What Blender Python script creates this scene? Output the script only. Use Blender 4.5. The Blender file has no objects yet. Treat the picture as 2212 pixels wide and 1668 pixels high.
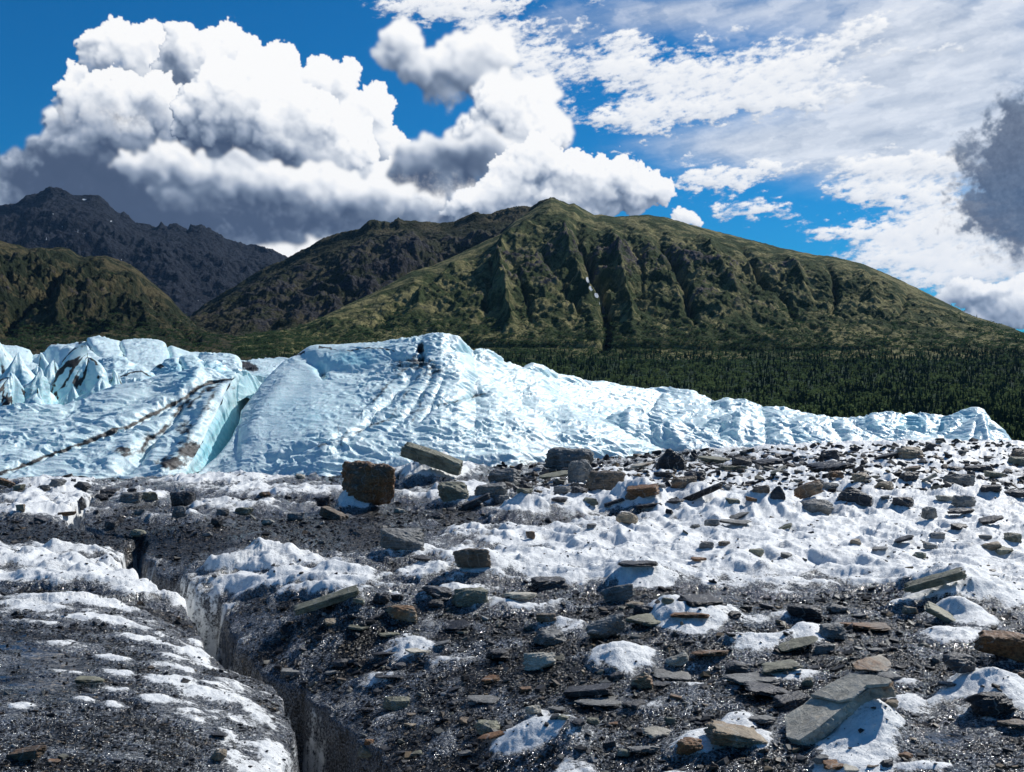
import bpy, bmesh, math, random
import numpy as np
from math import radians as R

# ------------------------------------------------------------------ camera, sky, sun, exposure
H = 2.5                      # eye height above the ice, metres
F = 2372.0                   # focal length in pixels of a 2212 x 1668 picture
U0, V0 = 1106.0, 834.0
S = bpy.context.scene
C = S.collection
def P(u, v, Y):
    """world point seen at pixel (u, v) of the 2212 wide picture when it stands Y metres ahead"""
    return ((u - U0) / F * Y, Y, H - (v - V0) / F * Y)

cam = bpy.data.cameras.new('camera'); camo = bpy.data.objects.new('camera', cam); C.objects.link(camo)
camo.location = (0, 0, H); camo.rotation_euler = (R(90), 0, 0)
cam.sensor_width = 36; cam.lens = 36 * F / 2212
cam.clip_start = 0.1; cam.clip_end = 60000
S.camera = camo
S.render.resolution_x = 1024; S.render.resolution_y = 772
S.view_settings.view_transform = 'Standard'; S.view_settings.look = 'None'
S.view_settings.exposure = 0.0; S.view_settings.gamma = 1.0

SUN_AZ, SUN_EL = R(47), R(40)          # azimuth to the right of the view direction (+Y)
sl = bpy.data.lights.new('sun', 'SUN'); sl.energy = 4.8; sl.angle = R(0.5); sl.color = (1.0, 0.965, 0.91)
so = bpy.data.objects.new('sun', sl); C.objects.link(so)
sd = (math.sin(SUN_AZ) * math.cos(SUN_EL), math.cos(SUN_AZ) * math.cos(SUN_EL), math.sin(SUN_EL))
so.rotation_euler = (R(90) - SUN_EL, 0, math.pi - SUN_AZ)
so.location = (20, 20, 40)

# ------------------------------------------------------------------ noise (numpy)
_rs = np.random.RandomState(11)
_perm = _rs.permutation(256); _perm = np.concatenate([_perm, _perm, _perm]).astype(np.int32)
_ang = _rs.rand(256) * 2 * np.pi; _gx = np.cos(_ang).astype(np.float32); _gy = np.sin(_ang).astype(np.float32)
def noise2(x, y, seed=0):
    x = np.asarray(x, np.float64) + seed * 17.31; y = np.asarray(y, np.float64) - seed * 9.17
    xi = np.floor(x); yi = np.floor(y)
    fx = (x - xi).astype(np.float32); fy = (y - yi).astype(np.float32)
    xi = xi.astype(np.int64) & 255; yi = yi.astype(np.int64) & 255
    x1 = (xi + 1) & 255; y1 = (yi + 1) & 255
    u = fx * fx * fx * (fx * (fx * 6 - 15) + 10); w = fy * fy * fy * (fy * (fy * 6 - 15) + 10)
    a = _perm[_perm[xi] + yi]; b = _perm[_perm[x1] + yi]; c = _perm[_perm[xi] + y1]; d = _perm[_perm[x1] + y1]
    ga = _gx[a] * fx + _gy[a] * fy; gb = _gx[b] * (fx - 1) + _gy[b] * fy
    gc = _gx[c] * fx + _gy[c] * (fy - 1); gd = _gx[d] * (fx - 1) + _gy[d] * (fy - 1)
    return ((ga + u * (gb - ga)) * (1 - w) + (gc + u * (gd - gc)) * w) * 1.5      # about -1 .. 1
def fbm(x, y, o=5, g=0.5, l=2.03, seed=0, kind=0):
    s = 0; a = 1.0; t = 0
    for i in range(o):
        n = noise2(x, y, seed + i * 3)
        if kind == 1: n = 1 - 2 * np.abs(n)          # ridged
        elif kind == 2: n = 2 * np.abs(n) - 1        # billow
        s = s + a * n; t += a; a *= g; x = x * l; y = y * l
    return s / t
def sst(a, b, x):
    t = np.clip((x - a) / (b - a), 0, 1); return t * t * (3 - 2 * t)
def gblur(a, r):
    """three box blurs along both axes"""
    r = max(1, int(r))
    for _ in range(3):
        for ax in (0, 1):
            p = np.concatenate([np.repeat(np.take(a, [0], ax), r + 1, ax), a, np.repeat(np.take(a, [-1], ax), r, ax)], ax)
            c = np.cumsum(p, ax, dtype=np.float64)
            n = a.shape[ax]
            a = ((np.take(c, range(2 * r + 1, 2 * r + 1 + n), ax) - np.take(c, range(0, n), ax)) / (2 * r + 1)).astype(np.float32)
    return a
def resample(a, fx, fy):
    """bilinear lookup"""
    h, w = a.shape
    fx = np.clip(fx, 0, w - 1.001); fy = np.clip(fy, 0, h - 1.001)
    x = fx.astype(np.int32); y = fy.astype(np.int32); fx = fx - x; fy = fy - y
    return (a[y, x] * (1 - fx) + a[y, x + 1] * fx) * (1 - fy) + (a[y + 1, x] * (1 - fx) + a[y + 1, x + 1] * fx) * fy
# ------------------------------------------------------------------ clouds: grown from puffs, light and shade painted in from sun direction and hand-set patches
# everything here lives in azimuth / elevation (degrees), the map is used by the world only
AZ0, AZ1, EL0, EL1, CR = -38.0, 38.0, -2.0, 31.0, 27.0       # window and cells per degree
def azel_deg(u, v):
    x, z = (u - U0) / F, (V0 - v) / F
    return math.degrees(math.atan2(x, 1)), math.degrees(math.atan2(z, math.sqrt(1 + x * x)))
CW, CH = int((AZ1 - AZ0) * CR), int((EL1 - EL0) * CR)
def to_map(blobs):
    o = []
    for (u, v, ru, rv, *w) in blobs:
        a, e = azel_deg(u, v); k = math.degrees(1 / F) * CR
        o.append(((a - AZ0) * CR, (e - EL0) * CR, ru * k, rv * k, (w[0] if w else 1.0)))
    return o
def soft_field(blobs, k=6.0):
    Y, X = np.mgrid[0:CH, 0:CW].astype(np.float32); acc = np.zeros((CH, CW), np.float32)
    for (x, y, rx, ry, w) in to_map(blobs):
        x0, x1 = int(max(0, x - 2.2 * rx)), int(min(CW, x + 2.2 * rx)); y0, y1 = int(max(0, y - 2.2 * ry)), int(min(CH, y + 2.2 * ry))
        if x1 <= x0 or y1 <= y0: continue
        q = np.exp(-(((X[y0:y1, x0:x1] - x) / rx) ** 2 + ((Y[y0:y1, x0:x1] - y) / ry) ** 2)) * w
        s = acc[y0:y1, x0:x1]; acc[y0:y1, x0:x1] = s + q - s * q * .8
    return acc
def puff_height(blobs, rng, kids=26, grand=9, flat=.75):
    Hh = np.full((CH, CW), -1.0, np.float32)
    def stamp(x, y, z, r, ry=None):
        ry = ry or r
        x0, x1 = int(max(0, x - r)), int(min(CW, x + r + 1)); y0, y1 = int(max(0, y - ry)), int(min(CH, y + ry + 1))
        if x1 <= x0 or y1 <= y0: return
        yy, xx = np.mgrid[y0:y1, x0:x1]
        d = 1 - ((xx - x) / r) ** 2 - ((yy - y) / ry) ** 2
        q = np.where(d > 0, z + min(r, ry) * np.sqrt(np.maximum(d, 0)), -1)
        np.maximum(Hh[y0:y1, x0:x1], q, out=Hh[y0:y1, x0:x1])
    for (x, y, rx, ry, w) in to_map(blobs):
        rx *= w; ry *= w; stamp(x, y, 0, rx * .86, ry * .86)
        n = int(kids * (0.5 + max(rx, ry) / 40)); m = min(rx, ry)
        for i in range(n):
            a = rng.rand() * 6.283; b = rng.rand() ** .5 * .98
            px, py = x + math.cos(a) * b * rx * .86, y + math.sin(a) * b * ry * .86
            pz = m * .86 * math.sqrt(max(0, 1 - b * b)); pr = m * (.20 + .38 * rng.rand())
            stamp(px, py, pz * .9, pr)
            for j in range(grand):
                a2 = rng.rand() * 6.283; b2 = rng.rand() ** .5; r2 = pr * (.22 + .38 * rng.rand())
                qx, qy = px + math.cos(a2) * b2 * pr, py + math.sin(a2) * b2 * pr; qz = pz * .9 + pr * math.sqrt(max(0, 1 - b2 * b2)) * .72
                stamp(qx, qy, qz, r2)
    return Hh
# heads of cumulus from back to front: puffs, brightness, softness of the rim, elevation band (pixels) in which the base dissolves, shade patches
HEADS = [
 ([(100,400,90,55),(40,390,60,35),(0,440,90,50),(230,430,150,70),(400,460,160,90),(560,500,200,70),(760,480,150,60),(900,450,100,60),(150,340,60,60),(95,345,35,30),(700,540,150,40),(480,560,240,50),(250,300,110,80),(400,320,120,90),(600,370,150,80),(800,420,120,60),(330,200,60,60),(950,420,80,60)], .50, .5, None,
  [(120,370,110,55,1.0),(200,430,190,60,1.1),(420,470,190,46,1.1),(640,480,180,40,.95),(800,470,90,26,.5),(400,330,60,50,.8),(300,380,90,40,.5)]),
 ([(245,112,55,50),(325,112,50,45),(300,160,70,50),(210,150,30,25),(360,120,30,25)], .74, .25, (170,260), [(300,190,80,24,.4)]),
 ([(405,110,42,42),(440,150,80,60),(505,120,55,50),(590,155,50,48),(560,220,100,80)], .75, .25, None, [(375,150,34,38,.75),(520,240,80,30,.25)]),
 ([(705,185,60,50),(790,255,58,55),(660,230,60,50),(740,280,80,60),(820,330,60,50),(860,390,70,50)], .74, .25, None, [(660,250,50,26,.3),(790,330,60,24,.3)]),
 ([(200,235,62,50),(180,190,22,22),(265,215,60,55),(350,235,62,58),(160,160,18,18),(240,270,80,30)], .72, .3, (235,330), [(250,290,110,26,.5),(310,240,22,40,.35),(350,290,60,16,.5)]),
 ([(500,250,95,90),(600,290,110,95),(700,340,110,85),(480,320,100,60),(780,400,100,60)], .66, .35, (390,520), [(520,330,90,24,.4),(620,230,50,20,.2),(640,350,60,26,.3),(700,300,40,20,.25)]),
 ([(300,355,60,26),(380,360,80,36),(470,380,100,44),(580,400,110,42),(700,420,130,50),(830,430,100,50),(910,440,50,40),(420,420,90,30)], .62, .6, (410,540), [(500,345,90,20,.5),(600,430,90,18,.3),(760,460,100,18,.4),(480,440,90,22,.5)]),
 ([(590,575,120,34),(480,590,120,36),(700,565,110,36),(400,560,60,24)], .66, .95, (600,700), []),
 ([(870,92,46,33),(838,118,38,22),(930,150,72,38),(1000,130,66,44),(965,200,45,30),(1060,110,55,45),(1040,170,60,40)], .72, .6, (190,260), [(940,190,60,24,.45),(880,130,30,12,.2),(1020,180,50,16,.2)]),
 ([(1090,240,75,58),(1160,215,45,38),(1050,290,60,50),(1130,300,80,60),(1000,300,45,22),(1180,280,50,40)], .74, .5, None, [(1060,320,50,20,.3)]),
 ([(1000,330,110,38),(920,350,70,40),(1060,350,60,50),(960,380,80,36),(890,375,60,20)], .52, .8, (370,470), [(985,345,100,34,.8),(1060,330,40,40,.5),(920,385,60,20,.5)]),
 ([(1160,335,45,38),(1200,360,60,40),(1110,375,60,40),(1240,385,60,40),(1300,395,75,40),(1370,405,60,34),(1420,418,30,24),(1090,430,90,46),(1200,440,120,40),(1330,440,90,26),(1020,440,60,40)], .76, .35, None,
  [(1140,400,40,22,.35),(1250,440,80,16,.4),(1370,445,70,12,.4),(1100,440,40,14,.3)]),
 ([(1466,468,24,16),(1488,477,24,14),(1446,480,20,11),(1504,484,14,9)], .76, .35, None, []),
 ([(2120,645,60,30),(2180,660,50,35),(2085,620,36,20),(2060,645,40,18),(2200,620,30,20),(2140,690,80,30)], .62, .35, None, [(2120,650,60,14,.5),(2180,680,40,12,.4)]),
 ([(-250,500,200,90),(-420,420,150,80),(-500,300,120,60)], .6, .5, None, [(-300,500,150,50,.8)]),
 ([(2500,520,150,80),(2700,450,200,90),(2550,300,120,60),(400,-300,150,50),(1500,-350,200,60)], .65, .5, None, [(2600,500,150,50,.8)]),
]
BROW = [(890,15,90,26),(980,12,110,34),(1080,8,70,22),(1150,185,60,55,.9),(1195,120,70,45,.8),(1130,140,40,40,.7),(1180,250,50,50,.8),(1290,10,40,18,.6),
       (1350,85,45,28),(1320,140,60,40),(1380,160,80,50),(1480,165,90,50),(1600,175,100,52),(1700,165,90,40),(1760,130,70,30),(1830,85,60,22),(1890,55,50,20),(1340,250,60,25),
       (1420,240,70,32),(1400,285,50,18),(1520,235,80,26),(1640,225,90,25),(1750,215,80,22),(1850,185,60,16,.8),(1520,78,22,13),(1590,70,30,10,.6),(1660,100,50,18,.7),(1930,110,60,14,.6),(2040,110,50,13,.7),
       (1290,265,45,18,.8),(1340,330,30,8,.7),(1550,395,75,24),(1620,370,80,22),(1690,360,50,16,.8),(1490,390,40,16,.8),(1480,350,35,8,.6),(1650,450,50,20),(1590,470,35,14,.7),(1560,445,28,16),(1720,470,30,12,.6),
       (1860,365,80,26),(1960,350,90,25),(2040,355,70,24),(1810,405,40,16,.8),(1890,415,90,26),(1990,420,90,35),(1790,500,70,16,.7),(1870,505,80,22),(1960,510,90,30),(2060,500,90,45),
       (1900,560,100,22,.9),(1990,560,110,35),(2080,590,100,40),(2190,560,80,50),(2040,470,70,40),(2000,610,80,20,.8),(1030,60,50,16,.8),(1130,55,60,16,.8),(1240,55,50,14,.7),(1240,170,30,40,.5),(1100,90,60,30,.6)]
VEIL = [(1650,20,330,60,.7),(2050,60,300,120,.95),(1600,310,250,45,.75),(1850,290,300,80,.9),(2100,200,260,150,1.0),(2100,320,300,60,.9),(1420,30,130,40,.5),(1950,150,200,90,.9),(2150,520,150,120,.9),(1770,330,200,40,.6),(1230,60,100,60,.4)]
DARKC = [(2190,330,50,90,1.6),(2165,400,60,60,1.4),(2205,240,24,36,1.2),(2110,345,40,18,.7),(2120,450,50,40,.9),(2170,470,60,50,1.1),(2080,320,50,22,.5),(2230,420,80,110,1.6)]
rng = np.random.RandomState(5)
Yc, Xc = np.mgrid[0:CH, 0:CW].astype(np.float32)
sc = 1 / CR
nA = fbm(Xc * sc * 1.1, Yc * sc * 1.1, 5, .55, seed=1); nB = fbm(Xc * sc * 1.1, Yc * sc * 1.1, 5, .55, seed=2)
nC = fbm(Xc * sc * 4.5, Yc * sc * 4.5, 4, .6, seed=3); nD = fbm(Xc * sc * 4.5, Yc * sc * 4.5, 4, .6, seed=4)
nE = fbm(Xc * sc * 14, Yc * sc * 14, 3, .6, seed=5); nF = fbm(Xc * sc * 14, Yc * sc * 14, 3, .6, seed=6)
sx_, sy_ = math.sin(SUN_AZ) * math.cos(SUN_EL), math.sin(SUN_EL)
def slope_light(hh, scales):
    Lt = 0
    for r, k in scales:
        b = gblur(hh, r) if r else hh
        gy, gx = np.gradient(b)
        Lt = Lt + k * (-(gx * sx_ * .55 + gy * sy_) / np.sqrt(1 + gx * gx + gy * gy))
    return Lt
bil = fbm(Xc * sc * 3 + nC * .3, Yc * sc * 3 + nD * .3, 6, .64, seed=9, kind=2)
def soft3(a): return (a + np.roll(a, 1, 0) + np.roll(a, -1, 0) + np.roll(a, 1, 1) + np.roll(a, -1, 1)) / 5
def head_layer(blobs, base, soft, fade, shades):
    m = to_map(blobs)
    x0 = int(max(0, min(b[0] - b[2] for b in m) - 30)); x1 = int(min(CW, max(b[0] + b[2] for b in m) + 30))
    y0 = int(max(0, min(b[1] - b[3] for b in m) - 30)); y1 = int(min(CH, max(b[1] + b[3] for b in m) + 30))
    if x1 - x0 < 20 or y1 - y0 < 20: return
    h0 = puff_height(blobs, rng)
    sl_ = (slice(y0, y1), slice(x0, x1))
    a_, b_, c_, d_, e_, f_ = (n[sl_] for n in (nA, nB, nC, nD, nE, nF))
    k = 1 + 1.4 * soft
    hh = resample(h0, Xc[sl_] + a_ * 8 * k + c_ * 3.4 + e_ * (2.6 - 2.0 * soft), Yc[sl_] + b_ * 8 * k + d_ * 3.4 + f_ * (2.6 - 2.0 * soft))
    ins = (hh > 0).astype(np.float32); hh = np.maximum(hh, 0)
    lt = slope_light(hh + (3.4 - 1.6 * soft) * bil[sl_], [(1, .20), (3, .36), (7, .46), (15, .62), (30, .75)])
    ao = sum(q * np.clip((hh - gblur(hh, r)) / r, -1.5, 1.5) for r, q in ((4, .06), (12, .15), (28, .26)))
    light = base - .05 + lt * .66 + ao + .06 * a_ + .05 * c_ + .17 * (1 - sst(0, 20, hh))
    if shades:
        s_ = soft_field(shades); s_ = resample(s_, Xc[sl_] + a_ * 24 + c_ * 7, Yc[sl_] + b_ * 18 + d_ * 6)
        s_ = np.clip(s_ * (1 + .4 * a_ + .3 * c_), 0, 1.3); light = light * (1 - .9 * np.clip(s_, 0, 1))
    rb = max(1, int(round(4 * soft - .9))); light0 = light; light = gblur(light * ins, rb) / np.maximum(gblur(ins, rb), .02)
    if soft < .6: light = np.where(ins > 0, .45 * light + .55 * soft3(light0), light)
    al = gblur(ins, int(round(4 * soft ** 1.3))) if soft > .4 else soft3(ins)
    al = sst(.12 + .1 * soft, .9, al * (1 + (.2 + .7 * soft) * (gblur(c_, 2) if soft > .4 else c_) + .5 * soft * a_))
    al = gblur(al, 1) if soft > .4 else al
    if fade:
        ys = [(azel_deg(1106, v)[1] - EL0) * CR for v in fade]
        al = al * sst(ys[1], ys[0], Yc[sl_] + a_ * 26 + c_ * 10)
    rgb = pal(light); al = al[..., None]; o = out[sl_]
    o[..., :3] = rgb * al + o[..., :3] * (1 - al); o[..., 3] = al[..., 0] + o[..., 3] * (1 - al[..., 0])
# torn, wind-drawn cloud
bf = soft_field(BROW)
dxw = fbm(Xc * sc * .8, Yc * sc * 1.8, 6, .6, seed=21); dyw = fbm(Xc * sc * .8, Yc * sc * 1.8, 6, .6, seed=22)
bf = resample(bf, Xc + dxw * 44 - nC * 6, Yc + dyw * 26 + nD * 4)
tear = fbm((Xc + Yc * .35) * sc * 1.3 , Yc * sc * 3.6 - Xc * sc * .9, 8, .62, seed=30)
gen = soft_field([(a, b, c_, d_) for a, b, c_, d_ in [(2500,100,200,60),(2700,600,200,50),(-200,150,120,20),(500,-250,300,60),(1700,-300,400,90),(2300,-500,300,80),(-600,50,200,50)]])
bmx = np.maximum(bf, gen); bfield = bmx * .86 + (tear * .62 + .20 * nA + .10 * nC) * sst(.0, .35, bmx)
bal = sst(.26, .70, bfield) ; bal2 = sst(.3, .95, bfield)
blight = .76 + .2 * sst(.3, .9, bfield) + .10 * nA + slope_light(bf * 30 + tear * 7, [(2, .2), (6, .25)]) * .6
# veil
vf = soft_field(VEIL)
vn = fbm(Xc * sc * .35 + .5 * dxw, Yc * sc * .9 - Xc * sc * .15, 6, .55, seed=40)
val = np.clip(sst(.12, 1.15, vf + vn * .25 * sst(0, .3, vf)), 0, 1) * .86
vlight = .71 + .42 * vn + .10 * sst(0.3, 1, vf) + .05 * tear
# dark cloud at the right
kf = soft_field(DARKC); kf = resample(kf, Xc + nA * 34 + nC * 12, Yc + nB * 34 + nD * 12)
kal = .93 * sst(.12, 1.05, kf + (.34 * nA + .24 * gblur(nC, 1) + .25 * tear) * sst(0, .3, kf))
klight = .25 - .0 * kf - .12 * sst(.5, 1.2, kf) + .10 * nC + .10 * nA + slope_light(kf * 25, [(3, .3), (9, .3)]) * .3
def pal(x):
    xs = [-.2, .08, .28, .48, .68, .90, 1.12]
    cs = np.array([(.045,.07,.13), (.07,.10,.17), (.16,.21,.30), (.33,.39,.50), (.58,.63,.71), (.84,.87,.92), (1.0,1.0,1.0)])
    return np.stack([np.interp(x, xs, cs[:, i]) for i in range(3)], -1).astype(np.float32)
out = np.zeros((CH, CW, 4), np.float32)
def over(rgb, a):
    a = a[..., None]; out[..., :3] = rgb * a + out[..., :3] * (1 - a); out[..., 3] = a[..., 0] + out[..., 3] * (1 - a[..., 0])
over(pal(vlight), val); over(pal(blight), bal * (.55 + .45 * bal2)); over(pal(klight), kal); [head_layer(*hd) for hd in HEADS]
# ------------------------------------------------------------------ world: Nishita sky with the clouds above laid over it by direction
class NB:
    """short-hand for building a node tree"""
    def __init__(s, tree): s.t = tree; tree.nodes.clear(); s.N = tree.nodes; s.L = tree.links
    def n(s, t, ins=None, **k):
        x = s.N.new(t)
        for a, b in k.items(): setattr(x, a, b)
        for i, v in (ins or {}).items(): s.set(x, i, v)
        return x
    def set(s, x, i, v):
        if hasattr(v, 'is_output'): s.L.new(v, x.inputs[i])
        elif v is not None: x.inputs[i].default_value = v
    def m(s, op, a, b=None, c=None, clamp=False):
        return s.n('ShaderNodeMath', {0: a, 1: b, 2: c}, operation=op, use_clamp=clamp).outputs[0]
    def v(s, op, a, b=None, c=None, out=0):
        return s.n('ShaderNodeVectorMath', {0: a, 1: b, 2: c}, operation=op).outputs[out]
    def ramp(s, x, a, b, lo=0.0, hi=1.0, smooth=True):
        return s.n('ShaderNodeMapRange', {0: x, 1: a, 2: b, 3: lo, 4: hi}, interpolation_type='SMOOTHSTEP' if smooth else 'LINEAR').outputs[0]
    def mix(s, f, a, b, blend='MIX'):
        return s.n('ShaderNodeMix', {0: f, 6: rgba(a), 7: rgba(b)}, data_type='RGBA', blend_type=blend).outputs[2]
    def noise(s, vec, scale, detail=5, rough=0.55, dist=0.0, col=False):
        x = s.n('ShaderNodeTexNoise', {'Vector': vec, 'Scale': scale, 'Detail': detail, 'Roughness': rough, 'Distortion': dist})
        return x.outputs[1 if col else 0]
    def vor(s, vec, scale, feat='F1', out='Distance', rnd=1.0):
        return s.n('ShaderNodeTexVoronoi', {'Vector': vec, 'Scale': scale, 'Randomness': rnd}, feature=feat).outputs[out]
    def attr(s, name): return s.n('ShaderNodeAttribute', attribute_name=name).outputs['Fac']
    def bump(s, h, strength=1.0, dist=0.1, nrm=None):
        return s.n('ShaderNodeBump', {'Height': h, 'Strength': strength, 'Distance': dist, 'Normal': nrm}).outputs[0]
def rgba(c):
    return (*c, 1.0) if isinstance(c, tuple) and len(c) == 3 else c
W = bpy.data.worlds.new('World'); S.world = W; W.use_nodes = True
w = NB(W.node_tree)
skyt = w.n('ShaderNodeTexSky', sky_type='NISHITA', sun_disc=False, sun_elevation=SUN_EL, sun_rotation=SUN_AZ, altitude=300, air_density=1.0, dust_density=0.3, ozone_density=2.0)
blue = w.mix(1.0, skyt.outputs[0], (0.03, 0.44, 0.78), 'MULTIPLY')
Dv = w.n('ShaderNodeTexCoord').outputs['Generated']
sxyz = w.n('ShaderNodeSeparateXYZ', {0: Dv}).outputs
azn = w.m('MULTIPLY', w.m('ARCTAN2', sxyz[0], sxyz[1]), 180 / math.pi)
eln = w.m('MULTIPLY', w.m('ARCSINE', sxyz[2]), 180 / math.pi)
cim = bpy.data.images.new('cloud_cover', CW, CH, alpha=True, float_buffer=True)
cim.colorspace_settings.name = 'Non-Color'; cim.alpha_mode = 'CHANNEL_PACKED'
cim.pixels.foreach_set(out.ravel()); cim.update(); cim.pack()
uvw = w.n('ShaderNodeCombineXYZ', {0: w.ramp(azn, AZ0, AZ1, 0, 1, False), 1: w.ramp(eln, EL0, EL1, 0, 1, False)}).outputs[0]
ti = w.n('ShaderNodeTexImage', {0: uvw}, image=cim, extension='EXTEND', interpolation='Linear')
inw = w.m('MULTIPLY', w.ramp(w.m('ABSOLUTE', azn), 34, 37.5, 1, 0), w.ramp(eln, 26, 30.5, 1, 0))
ga = w.noise(Dv, 3.2, 6, .56, .2)
ag = w.m('MULTIPLY', w.ramp(ga, .54, .68), w.m('SUBTRACT', 1.0, inw))
gcol = w.mix(w.ramp(ga, .55, .75), (4.0, 4.6, 5.2), (2.0, 2.5, 3.2))
c1 = w.mix(ag, blue, gcol)
SK = 0.10
a_in = w.m('MULTIPLY', ti.outputs[1], inw)
pre = w.v('MULTIPLY', ti.outputs[0], w.n('ShaderNodeCombineXYZ', {0: inw, 1: inw, 2: inw}).outputs[0])
pre = w.n('ShaderNodeVectorMath', {0: pre, 3: 1 / SK}, operation='SCALE').outputs[0]
oneminus = w.m('SUBTRACT', 1.0, a_in)
c2 = w.v('ADD', w.v('MULTIPLY', c1, w.n('ShaderNodeCombineXYZ', {0: oneminus, 1: oneminus, 2: oneminus}).outputs[0]), pre)
bg = w.n('ShaderNodeBackground', {0: c2, 1: SK})
w.n('ShaderNodeOutputWorld', {0: bg.outputs[0]})
W.cycles.sampling_method = 'MANUAL'; W.cycles.sample_map_resolution = 1024
del out
# ------------------------------------------------------------------ mesh helpers
def tag(o, label=None, cat=None, group=None, kind=None):
    if label: o['label'] = label
    if cat: o['category'] = cat
    if group: o['group'] = group
    if kind: o['kind'] = kind
    return o
def mesh_np(name, co, quads=None, tris=None, mat=None, attrs=None, smooth=True):
    me = bpy.data.meshes.new(name)
    co = np.asarray(co, np.float32).reshape(-1, 3); me.vertices.add(len(co)); me.vertices.foreach_set('co', co.ravel())
    f, n = (quads, 4) if quads is not None else (tris, 3)
    f = np.asarray(f, np.int32).reshape(-1, n); k = len(f)
    me.loops.add(k * n); me.loops.foreach_set('vertex_index', f.ravel())
    me.polygons.add(k); me.polygons.foreach_set('loop_start', np.arange(0, k * n, n, dtype=np.int32))
    me.update(calc_edges=True)
    if smooth: me.shade_smooth()
    else: me.shade_flat()
    for a, val in (attrs or {}).items():
        at = me.attributes.new(a, 'FLOAT', 'POINT'); at.data.foreach_set('value', np.asarray(val, np.float32).ravel())
    if mat: me.materials.append(mat)
    return me
def link(name, me, parent=None, loc=None):
    o = bpy.data.objects.new(name, me); C.objects.link(o)
    if parent: o.parent = parent
    if loc is not None: o.location = loc
    return o
def grid_mesh(name, G, mat, attrs=None):
    r, c, _ = G.shape
    i = np.arange(r * c).reshape(r, c)
    q = np.stack([i[:-1, :-1], i[:-1, 1:], i[1:, 1:], i[1:, :-1]], -1).reshape(-1, 4)
    return mesh_np(name, G, quads=q, mat=mat, attrs=attrs)
def px(u, v, Y):
    return np.stack([(u - U0) / F * Y, Y + 0 * u, H - (v - V0) / F * Y], -1)
def uv_of(G):
    return G[..., 0] / G[..., 1] * F + U0, V0 - (G[..., 2] - H) / G[..., 1] * F
def lerp_line(line, t, by='i'):
    """line: [(u, v, Y), ...] sampled at fractions t of its length"""
    a = np.array(line, float)
    d = np.r_[0, np.cumsum(np.hypot(np.diff(a[:, 0]), np.diff(a[:, 1])))]; d /= d[-1]
    return np.stack([np.interp(t, d, a[:, k]) for k in range(3)], -1)
def hermite_rows(L3, per):
    """L3: (k, cols, 3) control rows -> smooth rows, no overshoot"""
    k = len(L3); out_ = []
    sl = L3[1:] - L3[:-1]
    tan = np.zeros_like(L3); tan[0] = sl[0]; tan[-1] = sl[-1]
    for i in range(1, k - 1):
        a, b = sl[i - 1], sl[i]
        m = np.where(a * b > 0, 2 * a * b / np.where(a + b == 0, 1, a + b), 0)
        tan[i] = m; tan[i][:, 0] = (.5 * (a + b))[:, 0]
    for i in range(k - 1):
        n = per[i] if hasattr(per, '__len__') else per
        for t in np.linspace(0, 1, n, endpoint=(i == k - 2)):
            h0 = 2*t**3 - 3*t*t + 1; h1 = t**3 - 2*t*t + t; h2 = -2*t**3 + 3*t*t; h3 = t**3 - t*t
            out_.append(h0 * L3[i] + h1 * tan[i] + h2 * L3[i+1] + h3 * tan[i+1])
    return np.array(out_)
def sheet(lines, cols, per, byu=False, U=None):
    """surface through picture-space lines that each carry their own distance; byu: lines are functions of u"""
    rows = []
    for ln in lines:
        if byu:
            a = np.array(ln, float); rows.append(np.stack([U, np.interp(U, a[:, 0], a[:, 1]), np.interp(U, a[:, 0], a[:, 2])], -1))
        else:
            rows.append(lerp_line(ln, np.linspace(0, 1, cols)))
    G = hermite_rows(np.array(rows), per)
    return px(G[..., 0], G[..., 1], G[..., 2])
def normals(G):
    du = np.gradient(G, axis=1); dv = np.gradient(G, axis=0)
    n = np.cross(du, dv); n /= np.linalg.norm(n, axis=-1, keepdims=True) + 1e-9
    return n
def poly_dist(X, Y, pts):
    """distance to a polyline, and fraction along it"""
    pts = np.array(pts, float); best = np.full(X.shape, 1e9); fr = np.zeros(X.shape)
    L = np.hypot(*np.diff(pts, axis=0)[:, :2].T); cum = np.r_[0, np.cumsum(L)]
    for i in range(len(pts) - 1):
        ax, ay = pts[i][:2]; bx, by = pts[i + 1][:2]; dx, dy = bx - ax, by - ay; l2 = dx * dx + dy * dy + 1e-9
        t = np.clip(((X - ax) * dx + (Y - ay) * dy) / l2, 0, 1)
        d = np.hypot(X - ax - t * dx, Y - ay - t * dy); m = d < best
        best = np.where(m, d, best); fr = np.where(m, (cum[i] + t * L[i]) / cum[-1], fr)
    return best, fr
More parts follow.
